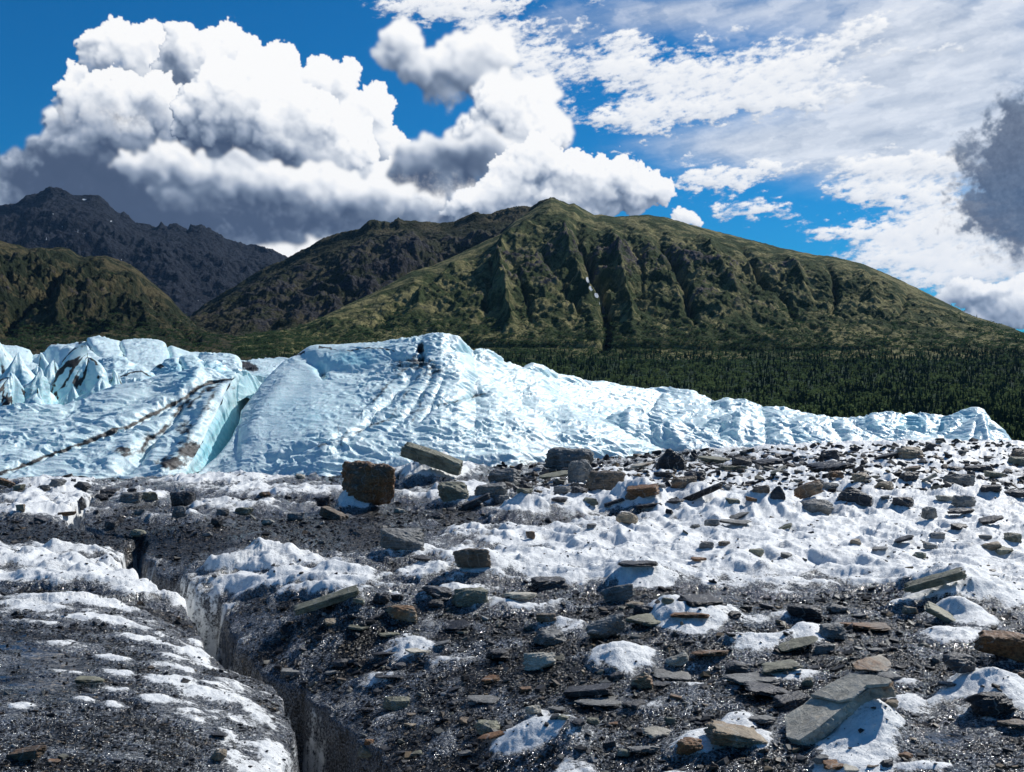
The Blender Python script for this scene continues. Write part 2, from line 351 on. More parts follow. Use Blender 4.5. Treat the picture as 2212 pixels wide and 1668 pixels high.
# ------------------------------------------------------------------ materials of the land
def new_mat(name):
    m = bpy.data.materials.new(name); m.use_nodes = True; return m, NB(m.node_tree)
def out_bsdf(b, **k):
    names = {'col': 'Base Color', 'rough': 'Roughness', 'nrm': 'Normal', 'spec': 'Specular IOR Level', 'coat': 'Coat Weight'}
    x = b.n('ShaderNodeBsdfPrincipled', {names[a]: rgba(v) for a, v in k.items()})
    b.n('ShaderNodeOutputMaterial', {0: x.outputs[0]}); return x
def land_material(name, grass, tan, rock, shrub, k=1.0, rocky=0.0):
    m, b = new_mat(name); g = b.n('ShaderNodeNewGeometry').outputs['Position']
    ps = b.v('MULTIPLY', g, (1, 1, .45))
    n1 = b.noise(ps, .006 * k, 8, .62); n2 = b.noise(ps, .03 * k, 7, .65); n3 = b.noise(g, .16 * k, 5, .7); n4 = b.noise(ps, .012 * k, 6, .6, .5)
    at = b.attr('rock'); sh = b.attr('shrub')
    c = b.mix(b.ramp(b.m('ADD', n2, b.m('MULTIPLY', n4, .6)), .74, .92), grass, tan)
    c = b.mix(b.m('MULTIPLY', b.ramp(n3, .35, .7), .55), c, tuple(x * .45 for x in grass))
    rk = b.m('ADD', b.m('MULTIPLY_ADD', n2, .9, b.m('MULTIPLY', n3, .5)), b.m('MULTIPLY_ADD', at, .8, rocky))
    c = b.mix(b.ramp(rk, .93, 1.08), c, b.mix(b.ramp(n3, .4, .65), tuple(x * .55 for x in rock), tuple(x * 1.5 for x in rock)))
    s = b.m('ADD', b.m('MULTIPLY_ADD', n2, .8, b.m('MULTIPLY', n3, .45)), sh)
    c = b.mix(b.ramp(s, 1.02, 1.14), c, b.mix(b.ramp(n3, .4, .62), tuple(x * .6 for x in shrub), tuple(x * 1.7 for x in shrub)))
    sn = b.attr('snow')
    c = b.mix(b.ramp(b.m('MULTIPLY_ADD', n3, .5, sn), .85, .95), c, (.75, .8, .85))
    hgt = b.m('ADD', b.m('MULTIPLY', n2, 1.0), b.m('MULTIPLY', n3, .45))
    out_bsdf(b, col=c, rough=.95, spec=.1, nrm=b.bump(hgt, 1.0, 14.0 / k)); return m
GRASS, TAN, ROCK, SHRUB = (.046, .070, .022), (.300, .270, .120), (.078, .070, .074), (.018, .042, .020)
M_front = land_material('mountain_slope', GRASS, TAN, ROCK, SHRUB)
M_hill = land_material('hill_slope', (.022, .032, .014), (.125, .105, .052), (.036, .034, .038), (.010, .026, .013), 1.1, .04)
M_back = land_material('rocky_ridge', (.032, .040, .018), (.115, .098, .055), (.040, .041, .046), SHRUB, .9, .02)
M_far = land_material('shade_toned_mountain_rock', (.016, .020, .026), (.026, .028, .032), (.018, .022, .032), (.010, .016, .018), .4, .25)  # cloud shadow over the far range is put into this darkened rock colour

# ------------------------------------------------------------------ mountains and the wooded slope at their foot
def relief(G, amp, scale, s, seed, jag=0.0, gull=1.0):
    x, y, z = G[..., 0], G[..., 1], G[..., 2]
    wx = x + fbm(x / scale * .7, y / scale * .7, 3, seed=seed + 50) * scale * .5
    wy = y + fbm(x / scale * .7, z / scale * .7, 3, seed=seed + 60) * scale * .5
    a = fbm(wx / scale, wy / scale * .45 + z / scale * .2, 7, .55, seed=seed, kind=1) * gull
    b = fbm(wx / scale * 2.2, wy / scale * 2.2, 6, .6, seed=seed + 9)
    env = np.clip(np.sin(np.pi * np.clip(s, 0, 1) ** .8), 0, 1) ** .7
    hc = np.max(np.where(s <= 1, z, -1e9), 0) - z[0]; env = env * np.clip(hc / np.percentile(hc, 85), .08, 1)[None, :] * np.clip((1 - s) * 2.2, 0, 1)
    d = amp * (a * .75 + b * .4) * env
    G[..., 2] += d + jag * fbm(wx / scale * 5, wy / scale * 3, 5, .65, seed=seed + 20, kind=1) * np.clip((s - .5) * 2, 0, 1) 
    return d / amp
def line_fx(G, lines, sc_=None):
    u, v = uv_of(G); tot = np.zeros(u.shape)
    for pts, wpx, dep in lines:
        d, f = poly_dist(u + 16 * fbm(u / 50, v / 40, 4, .6, seed=8), v, pts); wv_ = .5 * wpx * (1.15 - .3 * f) * (1 + .25 * fbm(u / 60, v / 60, 3, seed=7))
        prof = np.exp(-(d / wv_) ** 2 * .8) * .7 + np.exp(-(d / (wv_ * .35)) ** 2) * .3
        tot += .8 * dep * prof * np.clip(f * 2.5, 0, 1)
    if sc_ is not None: tot *= np.clip((1 - sc_) * 3, 0, 1)
    G[..., 2] += tot; return tot
def sm(pts, w_=70):
    a = np.array([(q[0], q[1]) for q in pts], float); return [(u, float(np.mean(np.interp(np.linspace(u - w_, u + w_, 15), a[:, 0], a[:, 1])))) for u in np.arange(a[0, 0], a[-1, 0] + 1, 14.0)]
UU = np.linspace(-420, 2640, 1250)
def cl(pts, Y): return [(u, v, Y if not callable(Y) else Y(u)) for u, v in pts]
flat = lambda v, Y: [(-600, v, Y), (2900, v, Y)]
# --- far dark range
far_crest = [(-420,520),(-200,470),(-80,480),(0,454),(20,446),(50,437),(73,427),(83,427),(108,414),(133,419),(150,421),(158,427),(180,429),(197,426),(213,427),(230,441),(247,461),(260,469),(267,466),(277,474),(293,489),(320,496),(337,501),(348,489),(362,499),(367,494),(383,494),(405,506),(412,496),(437,497),(460,507),(480,519),(503,529),(520,531),(547,539),(590,544),(620,561),(660,590),(720,620),(900,650)]
Uf = np.linspace(-420, 900, 620)
Gf = sheet([flat(760, 3300), flat(700, 4000), [(u, .45 * v + .55 * 705, 4700) for u, v in sm(far_crest)], [(u, .93 * v + .07 * 705 + 4, 5450) for u, v in sm(far_crest, 22)], cl(far_crest, 5600), [(u, v + 60, 6400) for u, v in far_crest]], 0, [30, 90, 120, 30, 20], True, Uf)
rr = np.r_[np.linspace(0, 1, 270), np.ones(len(Gf) - 270)][:, None] * np.ones(len(Uf))
dd = relief(Gf, 230, 800, rr, 3, 34); dd = dd * .7 + .4 * relief(Gf, 70, 190, rr, 47, 0, 1.3)
uf, vf_ = uv_of(Gf); snow = np.zeros(uf.shape)
for u_, v_, ru_, rv_ in [(168,500,2.5,12),(134,492,3,12),(182,431,12,5),(100,516,3,8),(183,505,4,5),(212,482,3,3),(240,478,5,5),(528,563,2,8),(480,570,2,6),(503,627,8,6),(494,640,5,8),(437,657,9,4),(428,650,3,5),(160,540,3,4),(262,560,3,6),(115,462,5,3)]:
    snow = np.maximum(snow, np.exp(-((uf - u_) / ru_) ** 2 - ((vf_ - v_) / rv_) ** 2))
o = link('mountain_range', grid_mesh('mountain_range', Gf, M_far, {'rock': .4 + dd * .5, 'shrub': dd * 0 - 1, 'snow': snow * .75}))
tag(o, 'jagged dark blue mountain range with thin snow streaks behind the left hill', 'mountain', kind='structure')
# --- back ridge of the main mountain
back_crest = [(330,770),(380,725),(407,691),(440,665),(500,627),(567,587),(620,564),(633,556),(648,546),(667,537),(691,524),(715,515),(740,507),(779,496),(797,482),(811,479),(822,485),(832,482),(843,487),(850,484),(861,475),(871,481),(893,480),(910,484),(939,485),(981,485),(999,476),(1027,464),(1045,468),(1066,465),(1098,455),(1123,450),(1148,452),(1165,441),(1190,431),(1230,446),(1300,480),(1400,520)]
Ub = np.linspace(330, 1400, 620)
Gb = sheet([flat(790, 1500), flat(738, 1680), [(u, .5 * v + .5 * 725, 2050) for u, v in sm(back_crest)], [(u, .93 * v + .07 * 725 + 4, 2420) for u, v in sm(back_crest, 22)], cl(back_crest, 2480), [(u, v + 70, 2900) for u, v in back_crest]], 0, [20, 120, 130, 30, 20], True, Ub)
rr = np.r_[np.linspace(0, 1, 300), np.ones(len(Gb) - 300)][:, None] * np.ones(len(Ub))
dd = relief(Gb, 75, 230, rr, 13, 9); dd = dd * .7 + .4 * relief(Gb, 24, 60, rr, 45, 0, 1.2)
ub, vb = uv_of(Gb)
o = link('mountain', grid_mesh('mountain', Gb, M_back, {'rock': .15 + dd * .5, 'shrub': sst(690, 740, vb) * .4 - .3, 'snow': dd * 0}))
tag(o, 'craggy dark ridge with pinnacles running left from the summit of the main mountain', 'mountain', kind='structure')
# --- hill on the left
hill_crest = [(-420,600),(-250,560),(-120,530),(-40,520),(0,524),(20,531),(40,534),(60,541),(87,539),(113,542),(137,539),(150,542),(167,554),(180,559),(200,557),(227,556),(260,567),(283,576),(303,591),(333,617),(367,647),(393,677),(427,711),(467,741),(520,768),(600,800)]
Uh = np.linspace(-420, 600, 560)
Gh = sheet([flat(830, 900), flat(770, 1150), flat(742, 1350), [(u, .5 * v + .5 * 742, 1580) for u, v in hill_crest], cl(hill_crest, 1850), [(u, v + 80, 2150) for u, v in hill_crest]], 0, [20, 30, 110, 150, 20], True, Uh)
rr = np.r_[np.linspace(0, .05, 50), np.linspace(.05, 1, 260), np.ones(len(Gh) - 310)][:, None] * np.ones(len(Uh))
line_fx(Gh, [([(170,560),(110,640),(60,690),(20,730)], 22, -45), ([(300,600),(330,680),(420,745)], 20, -20)])
line_fx(Gh, [([(227,556),(215,600),(150,660),(120,720)], 30, 22), ([(137,545),(100,580),(40,620),(-20,660)], 26, 24)])
dd = relief(Gh, 50, 170, rr, 23, 5); dd = dd * .6 + .5 * relief(Gh, 17, 42, rr, 44, 0, 1.3); dd += .25 * relief(Gh, 7, 16, rr, 54, 0, 1.3)
uh, vh = uv_of(Gh)
o = link('hill', grid_mesh('hill', Gh, M_hill, {'rock': -.08 + dd * .45, 'shrub': sst(640, 730, vh) * .42 - .18 - dd * .12, 'snow': dd * 0}))
tag(o, 'green and tan rocky hill at the left edge, in front of the dark range', 'hill', kind='structure')
# --- main mountain and forest slope, one sheet
front_crest = [(-600,790),(300,790),(380,775),(433,752),(480,738),(567,722),(627,714),(691,690),(748,661),(797,640),(850,611),(889,589),(939,574),(995,549),(1045,525),(1085,505),(1110,482),(1150,455),(1172,440),(1190,430),(1210,436),(1228,444),(1240,441),(1262,455),(1285,467),(1300,466),(1330,470),(1400,466),(1440,472),(1500,490),(1560,505),(1620,520),(1700,540),(1760,553),(1800,556),(1860,572),(1920,595),(1980,625),(2040,655),(2100,685),(2140,697),(2180,708),(2212,722),(2300,760),(2500,790),(2900,800)]
def Yc_(u): return np.interp(u, [-600, 300, 480, 850, 1190, 1600, 2212, 2900], [1300, 1300, 1380, 1750, 2080, 2050, 1650, 1350])
crest = [(u, v, float(Yc_(u))) for u, v in front_crest]
basev = lambda u: np.interp(u, [-600, 300, 480, 900, 1400, 2212, 2900], [778, 778, 757, 755, 752, 762, 790])
Gm = sheet([[(-600, 1010, 330), (2900, 1010, 330)], [(-600, 905, 600), (2900, 905, 600)], [(-600, 805, 1060), (1100, 790, 1080), (2212, 800, 1080), (2900, 810, 1080)],
            [(u, max(v + 25, float(basev(u))), 1260 if v < 700 else 1200) for u, v in front_crest],
            [(u, .52 * v + .48 * max(v + 25, float(basev(u))), .52 * 1260 + .48 * float(Yc_(u))) for u, v in sm(front_crest, 50)],
            crest, [(u, v + 70, Y + 300) for u, v, Y in crest]], 0, [60, 80, 60, 150, 190, 24], True, UU)
nr = len(Gm)
rr = np.r_[np.linspace(0, .0, 200), np.linspace(0, 1, 340), np.ones(nr - 540)][:, None] * np.ones(len(UU))
gul = [([(1262,462),(1240,500),(1255,560),(1270,600),(1290,640),(1305,680),(1312,720),(1310,748)], 20, -52), ([(1405,480),(1438,571),(1468,620),(1491,691),(1500,720)], 20, -34),
       ([(1570,508),(1581,514),(1622,575),(1637,620),(1693,672),(1720,700)], 18, -26), ([(1762,556),(1780,575),(1798,608),(1806,657),(1794,695)], 16, -22),
       ([(1110,600),(1130,660),(1150,720)], 12, -14), ([(1070,560),(1060,620),(1050,690)], 16, -16), ([(980,570),(900,650),(830,700)], 18, -16), ([(1340,480),(1370,560),(1390,640)], 14, -12),
       ([(1180,520),(1160,560),(1210,640),(1250,700)], 16, -14), ([(1950,620),(1960,660),(1940,700)], 16, -10), ([(1880,590),(1880,650)], 16, -10)]
spu = [([(1190,435),(1150,500),(1090,545),(1075,600),(1090,680),(1100,730)], 30, 26), ([(1235,445),(1215,520),(1230,600),(1270,680)], 26, 20), ([(1300,470),(1330,560),(1350,660),(1370,730)], 30, 22),
       ([(1500,495),(1540,580),(1580,660)], 30, 20), ([(1680,540),(1720,610),(1740,660)], 26, 16), ([(1850,575),(1870,620),(1890,680)], 26, 14), ([(1020,545),(960,620),(900,680)], 26, 16)]
line_fx(Gm, gul, rr); line_fx(Gm, spu, rr)
dd = relief(Gm, 32, 230, rr, 33, 3); dd = dd * .45 + .5 * relief(Gm, 17, 60, rr, 43, 0, 1.3); dd += .25 * relief(Gm, 8, 17, rr, 53, 0, 1.3)
low = 1 - sst(0, .12, rr)
Gm[..., 2] += low * fbm(Gm[..., 0] / 160, Gm[..., 1] / 160, 4, .5, seed=71) * 6
um, vm = uv_of(Gm); snow = np.zeros(um.shape)
sd_, sf_ = poly_dist(um, vm, [(1268,600),(1275,622),(1290,640),(1298,655),(1303,672)])
snow = np.exp(-(sd_ / 4.5) ** 2) * (.8 + .45 * np.sin(sf_ * 26))
shr = .5 * sst(772, 785, vm) + sst(640, 745, vm + 25 * fbm(um / 90, vm / 60, 4, seed=81)) * .46 - .17
for pts, wpx, dep in gul: shr += .16 * np.exp(-(poly_dist(um, vm, pts)[0] / 14) ** 2) * sst(560, 640, vm)
MG = link('mountain', grid_mesh('mountain', Gm, M_front, {'rock': dd * .5 + .10 * sst(620, 520, vm) - .06, 'shrub': shr, 'snow': snow * 1.0}))
tag(MG, 'broad green and brown mountain with a pointed summit and gullies, its lower slope wooded', 'mountain', kind='structure')
# --- the land as one sheet to the horizon
gx_ = np.linspace(-12000, 12000, 60); G0 = np.zeros((60, 60, 3)); G0[..., 0], G0[..., 1] = np.meshgrid(gx_, gx_); G0[..., 2] = -70
o = link('ground', grid_mesh('ground', G0, M_front, {'rock': np.zeros(3600) - .5, 'shrub': np.zeros(3600) + .2, 'snow': np.zeros(3600)}))
tag(o, 'wide valley floor reaching to the horizon', 'ground', kind='structure')
# ------------------------------------------------------------------ ice
def ice_material(name, sss=.10):
    m, b = new_mat(name); g = b.n('ShaderNodeNewGeometry').outputs['Position']
    fr = b.attr('fresh'); di = b.attr('dirt')
    n1 = b.noise(g, .5, 4, .6); n2 = b.noise(g, 6, 6, .7); n3 = b.noise(g, 40, 3, .6)
    c = b.mix(b.ramp(b.m('ADD', fr, b.m('MULTIPLY_ADD', n1, .5, -.25)), 0, 1), (.61, .79, .81), (.28, .68, .78))
    c = b.mix(b.ramp(n2, .35, .75), c, b.mix(.5, c, (.86, .90, .93)))
    dm = b.ramp(b.m('ADD', di, b.m('MULTIPLY_ADD', n2, .55, b.m('MULTIPLY', n3, .5))), .82, 1.12)
    spk = b.ramp(b.noise(g, 22, 4, .8), .68, .74)
    c = b.mix(b.m('MULTIPLY', spk, .25), c, (.25, .25, .24))
    c = b.mix(dm, c, b.mix(b.ramp(n3, .35, .65), (.009, .009, .010), (.055, .054, .054)))
    h = b.m('ADD', b.m('MULTIPLY', n2, .7), b.m('MULTIPLY', n3, .25))
    x = out_bsdf(b, col=c, rough=b.ramp(dm, 0, 1, .38, .6), spec=.35, nrm=b.bump(h, .55, .05))
    x.inputs['Subsurface Weight'].default_value = sss; x.inputs['Subsurface Radius'].default_value = (.25, .7, 1.0); x.inputs['Subsurface Scale'].default_value = .12
    return m
M_ice = ice_material('weathered_ice')
def scallop(G, amp, sx=.36, sy=.32, seed=0, env=1.0, drift=.35, big=1.0):
    n = normals(G); x, y, z = G[..., 0], G[..., 1], G[..., 2]
    a = x / sx + drift * z / sy; b = (y * .55 + z * 1.1) / sy - drift * .4 * x / sx
    wa = a + fbm(a * .3, b * .3, 3, seed=seed + 5) * 1.4; wb = b + fbm(a * .3, b * .3, 3, seed=seed + 6) * 1.4
    d = amp * (fbm(wa * .62, wb * .62, 3, .38, seed=seed, kind=1) * .8 + .35 * fbm(a * .25, b * .25, 3, seed=seed + 8)) \
        + amp * 1.1 * big * fbm(x / 2.4, (y + z) / 1.7, 4, .5, seed=seed + 11)
    d = d * np.clip(.92 + .8 * fbm(x / 3.1, (y + 2 * z) / 3.1, 3, seed=seed + 31), .5, 1.35)
    if n[..., 2].mean() < 0: n = -n
    G += n * (d * env * 1.15)[..., None]; return d
def zmasks(G, dirt_lines=(), dirt_blobs=(), fresh_blobs=(), seed=0):
    u, v = uv_of(G); di = np.zeros(u.shape); fr = np.zeros(u.shape)
    wu = u + 7 * fbm(u / 22, v / 14, 4, seed=seed + 1); wv_ = v + 6 * fbm(u / 22, v / 14, 4, seed=seed + 2)
    for pts, w_, k in dirt_lines:
        d, f = poly_dist(wu, wv_, pts); di = np.maximum(di, k * np.exp(-(d / w_) ** 1.3) * (.75 + .5 * fbm(u / 30, v / 30, 3, seed=seed + 3)))
    for bu, bv, ru, rv, k in dirt_blobs:
        di = np.maximum(di, k * np.exp(-((wu - bu) / ru) ** 2 - ((wv_ - bv) / rv) ** 2) * (.8 + .5 * fbm(u / 12, v / 8, 4, seed=seed + 4)))
    for bu, bv, ru, rv, k in fresh_blobs:
        fr = np.maximum(fr, k * np.exp(-((wu - bu) / ru) ** 2 - ((wv_ - bv) / rv) ** 2))
    return di, fr
def carve(G, lines, k=.35):
    """small ledges and grooves along lines on a face, cut along the surface normal"""
    u, v = uv_of(G); n = normals(G); n = -n if n[..., 2].mean() < 0 else n
    t = np.zeros(u.shape)
    for pts, w_, dep in lines:
        d, f = poly_dist(u, v, pts); t += dep * np.exp(-(d / w_) ** 2) * np.minimum(1, np.minimum(f, 1 - f) * 6 + .15)
    G += n * t[..., None]
def ice(name, G, label, dl=(), db=(), fb=(), seed=0, mat=None, fres=0.0):
    di, fr = zmasks(G, dl, db, fb, seed)
    o = link(name, grid_mesh(name, G, mat or M_ice, {'dirt': di, 'fresh': fr + fres}))
    tag(o, label, 'ice hill', kind='structure'); return o
BACK = lambda ln, dv, dY: [(u, v + dv, Y + dY) for u, v, Y in ln]

# main mound
A_crest = [(413,1056,31.5),(427,1023,32.2),(450,1006,33),(477,980,34),(503,943,35.5),(517,916,37),(523,890,38),(540,868,39),(563,833,40.5),(593,800,42),(617,780,43),(642,766,43.5),(671,752,44),(720,749,44),(773,745,44),(857,738,43.5),(904,733,43),(926,727,43),(952,724,43),(988,732,43.5),(1010,748,44.5),(1023,757,45.5),(1039,755,46),(1065,760,47),(1090,777,48),(1130,789,49.5),(1152,786,50.5),(1174,791,51.5),(1207,808,53),(1258,820,55),(1324,831,57.5),(1400,842,60),(1440,852,61),(1520,875,62)]
ca = np.array(A_crest)
UA = np.unique(np.r_[np.linspace(411, 640, 230), np.linspace(640, 1520, 640)])
def A_(k, vfoot):  # rows between the crest and the foot
    o = []
    for u in np.linspace(411, 1520, 120):
        vc, Yq = np.interp(u, ca[:, 0], ca[:, 1]), np.interp(u, ca[:, 0], ca[:, 2])
        yf = np.interp(u, [411, 700, 1100, 1520], [31.2, 31, 33.5, 41]); vf = vfoot(u)
        vf = max(vf, vc + 1); f = min(1, max(0, (vf - vc) / 90))
        o.append((u, vc + (vf - vc) * k[0], Yq + (yf - Yq) * (k[1] * f + k[0] * (1 - f))))
    return o
vfootA = lambda u: float(np.interp(u, [411, 700, 1000, 1100, 1520], [1060, 1058, 1052, 1035, 1020]))
# lower right flank swells towards the viewer, so that the next mound stands behind it
def A_low(): 
    a = np.array(A_((.62, .84), vfootA)); 
    k = sst(1080, 1290, a[:, 0]); a[:, 1] = a[:, 1] * (1 - k) + k * np.interp(a[:, 0], [1080, 1267, 1331, 1429, 1520], [905, 930, 948, 990, 1015])
    a[:, 2] = a[:, 2] * (1 - k) + k * np.interp(a[:, 0], [1180, 1520], [37.6, 41.2]); return [tuple(r) for r in a]
def A_mid():
    a = np.array(A_((.28, .40), vfootA))
    k = sst(1150, 1280, a[:, 0]); a[:, 1] = a[:, 1] * (1 - k) + k * np.interp(a[:, 0], [1150, 1280, 1400, 1520], [862, 880, 905, 940]); a[:, 2] = a[:, 2] * (1 - k) + k * np.interp(a[:, 0], [1150, 1520], [47, 55]); return [tuple(r) for r in a]
GA = sheet([[(u, vfootA(u) + 14, float(np.interp(u, [411, 1520], [30.2, 38]))) for u in (411, 700, 1000, 1100, 1520)], A_((1, 1), vfootA), A_low(), A_mid(), A_crest, BACK(A_crest, 6, 1.2), BACK(A_crest, 90, 8)], 0, [8, 90, 110, 110, 10, 12], True, UA)
ua, va = uv_of(GA)
nA_ = len(GA); sA = np.linspace(0, 1, nA_)[:, None] * np.ones(GA.shape[1])
carve(GA, [([(640,770),(700,790),(760,800),(810,790),(850,775),(905,775)], 9, -.22), ([(650,760),(740,762),(830,765),(890,752)], 16, .16), ([(905,745),(912,765),(908,785)], 8, -.5), ([(912,790),(870,840),(800,905),(760,950)], 7, -.10),
           ([(940,800),(905,860),(870,905),(840,935)], 7, -.10), ([(960,810),(930,880),(905,915)], 6, -.10), ([(880,790),(830,850),(790,900)], 9, .06), ([(700,780),(690,800),(706,815)], 8, -.3),
           ([(690,960),(800,910),(930,880),(1060,850)], 5, -.14), ([(560,1000),(700,960)], 5, -.10), ([(955,745),(1010,760),(1060,790)], 8, -.15), ([(1060,765),(1150,800),(1280,840)], 8, -.16),
           ([(1090,800),(1180,860),(1260,920)], 14, .15), ([(980,790),(1080,880),(1180,960)], 18, .16), ([(1040,790),(1130,870),(1220,940)], 9, -.10), ([(640,800),(560,900),(530,960)], 20, .14), ([(800,1010),(1000,990),(1200,985)], 10, .12)])
env = (.28 + .72 * sst(600, 800, ua + (va - 900) * .8)) * np.clip((ua - 411) / 30, .1, 1) * np.where(sA > .95, .3, 1)
scallop(GA, .125, sx=.32, sy=.23, seed=100, env=env)
ice('ice_hill', GA, 'largest scalloped ice mound in the middle, grey dirt streaks fanning from its summit notch',
    [([(690,750),(740,757),(800,752),(850,757)], 2.5, .8), ([(640,768),(655,762)], 3, .9), ([(905,775),(870,800),(820,850),(765,905),(735,960)], 10, .58), ([(920,790),(880,850),(840,910)], 9, .54), ([(940,800),(905,880),(880,930)], 6, .52), ([(735,905),(725,960),(720,975)], 3, .5),
     ([(690,965),(760,940),(800,920),(850,902),(960,872),(1065,848)], 5, .62), ([(560,1005),(700,965)], 4, .30), ([(470,985),(560,1000)], 3, .2), ([(1060,765),(1150,795),(1250,825)], 4, .30), ([(1240,880),(1220,900)], 3, .3), ([(1395,1000),(1320,970)], 4, .25)],
    [(909,752,9,14,1.1), (905,785,50,26,.66), (935,800,40,20,.62), (870,790,50,24,.58), (830,840,60,30,.42), (700,812,14,8,.6), (640,1042,100,12,.9), (560,1052,120,10,.8), (470,1040,40,16,.95), (770,1040,80,10,.7), (870,1045,60,8,.6), (1130,1030,60,10,.7), (950,760,26,6,.35), (1130,1000,30,12,.55), (600,830,60,10,.10)],
    [(760,775,70,18,.8), (690,795,20,16,.6), (640,900,110,60,.35), (700,850,140,40,.25), (1000,750,30,10,.4)], 1)

# left slab of ice with its lit cliff and the blue cleft
I_crest = [(-420,930,36),(-300,910,36),(0,884,37),(43,876,37),(133,875,37.5),(167,870,38),(200,856,38.5),(250,836,39),(300,825,39.5),(333,816,40),(383,806,40.3),(430,796,40.5),(450,806,40.2),(477,815,40),(500,818,39.8),(506,813,40)]
GI = sheet([[(-420,1075,29.5),(0,1052,29.6),(200,1064,29.5),(373,1072,29.6),(380,1066,30)], [(-420,1060,30.2),(0,1040,30.2),(200,1054,30.2),(340,1064,30.2),(374,1060,30.6)],
            [(-420,1015,32),(0,990,32.4),(200,985,32.4),(350,985,32.6),(417,993,32.6)], [(-420,970,34),(0,940,34.4),(200,925,34.8),(380,910,35.6),(463,903,36)], I_crest, BACK(I_crest, 5, 1.1), BACK(I_crest, 80, 8)],
           720, [8, 70, 80, 110, 10, 12])
ui, vi = uv_of(GI)
dl1 = [(0,1023),(50,1006),(117,980),(160,966),(233,936),(283,920),(327,896),(400,860),(430,836),(460,825),(507,818)]
dl2 = [(410,862),(395,875),(367,916),(345,935),(320,950),(305,975),(270,982)]
carve(GI, [(dl1, 6, -.22), ([(u - 6, v - 14) for u, v in dl1], 12, .14), (dl2, 10, -.24), ([(0,985),(120,940),(250,880),(380,830)], 10, -.10), ([(430,796),(420,840),(380,870)], 9, .18), ([(460,860),(430,930),(380,1000),(330,1040)], 14, .22),
           ([(340,930),(300,1000),(230,1040)], 12, -.16), ([(300,960),(220,1010)], 14, .15), ([(0,930),(100,905),(200,880)], 14, -.12)])
scallop(GI, .11, sx=.46, sy=.26, seed=140, env=np.where(vi > 1066, .3, 1) * sst(0, 14, np.abs(np.arange(GI.shape[1]) - GI.shape[1] - 1))[None, :], drift=-.5)
ice('ice_hill', GI, 'sloping ice slab on the left, crossed by a thin black dirt line up to its broken crest',
    [(dl1, 6, 1.0), (dl2, 11, .78), ([(0,1045),(100,1010)], 3, .2), ([(470,840),(430,900),(400,960),(370,1010)], 13, .58), ([(500,820),(440,845),(405,880)], 8, .75), ([(200,1040),(300,1000),(340,960)], 5, .33), ([(0,930),(60,905)], 4, .2)],
    [(265,972,30,8,.9), (410,972,34,24,1.0), (370,1000,44,18,.92), (400,925,30,28,.66), (450,885,34,24,.5), (320,945,30,16,.6), (290,1058,110,8,.75), (345,1048,30,8,.5)], [(400,815,34,20,.5), (0,900,90,16,.2), (190,880,60,12,.25)], 2)
cliff_f = [(371,1066,30.2),(417,993,32.6),(443,956,34.2),(463,903,36),(487,860,38),(500,835,39),(506,812,40),(518,806,41),(530,800,41.5)]
cliff_f = [(u - 7, v, Y + .35) for u, v, Y in cliff_f]
cliff_b = [(408,1064,31.6),(440,1020,34),(468,993,36),(500,955,39),(520,915,42),(532,890,44),(552,860,46.5),(572,826,49),(590,815,50)]
cliff_m = [(385 + i * 0, 0, 0) for i in range(0)]
mid = [(.55 * a[0] + .45 * b_[0], .55 * a[1] + .45 * b_[1] + 4, .5 * a[2] + .5 * b_[2]) for a, b_ in zip(cliff_f, cliff_b)]
q3 = [(.8 * a[0] + .2 * b_[0], .8 * a[1] + .2 * b_[1] + 2, .9 * a[2] + .1 * b_[2]) for a, b_ in zip(cliff_f, cliff_b)]
GC = sheet([cliff_f, q3, mid, cliff_b], 330, [30, 40, 50])
scallop(GC, .11, sx=.6, sy=.45, seed=170, env=.8, big=.8)
ice('ice_cliff', GC, 'sunlit pale blue ice wall beside the shaded cleft, left of the largest mound', [([(505,822),(520,835)], 3, .5)], [(505,835,14,10,.5)], [(500,930,60,50,.8), (430,1030,50,40,.6), (530,860,30,30,.5), (470,980,60,40,.9)], 3, None, .04)
# slab of ice sticking up behind the cliff top
tipl = [(498,820,42),(513,808,42),(530,799,42.5),(547,812,43.5),(563,832,45),(570,850,46)]
GT = sheet([[(u, v + 60, Y - .5) for u, v, Y in tipl], tipl, BACK(tipl, 50, 2)], 90, [40, 20])
scallop(GT, .07, seed=180); ice('ice_cliff', GT, 'small broken ice fin on top of the sunlit cliff', fres=.35, seed=4)

# lumps on the right, nearest first
def lump(crest, foot, depth, label, dl=(), db=(), fb=(), seed=0, cols=330, amp=.12, carves=(), bulge=.5, rows=130, fres=0.0):
    """crest: (u, v, Y); foot: (u, v, Y) with the same ends"""
    t = np.linspace(0, 1, 60); a, f = lerp_line(crest, t), lerp_line(foot, t)
    m = a * .5 + f * .5; m[:, 2] = f[:, 2] * (.5 + .3 * bulge) + a[:, 2] * (.5 - .3 * bulge); m[:, 1] = a[:, 1] * .55 + f[:, 1] * .45
    G = sheet([[(u, v + 12, Y - .4) for u, v, Y in f], [tuple(r) for r in f], [tuple(r) for r in m], [tuple(r) for r in a], [(u, v + 5, Y + depth * .15) for u, v, Y in a], [(u, v + 70, Y + depth) for u, v, Y in a]], cols, [6, rows // 2, rows // 2, 10, 14])
    carve(G, carves); e = np.clip(np.minimum(np.arange(cols), np.arange(cols)[::-1]) / 14, 0, 1)[None, :]
    q_ = max(1, np.mean([c_[2] for c_ in crest]) / 46); scallop(G, amp * (1 if q_ < 1.2 else 1.3), sx=.36 * q_, sy=.32 * q_, seed=seed, env=e); return ice('ice_hill', G, label, dl, db, fb, seed, fres=fres)
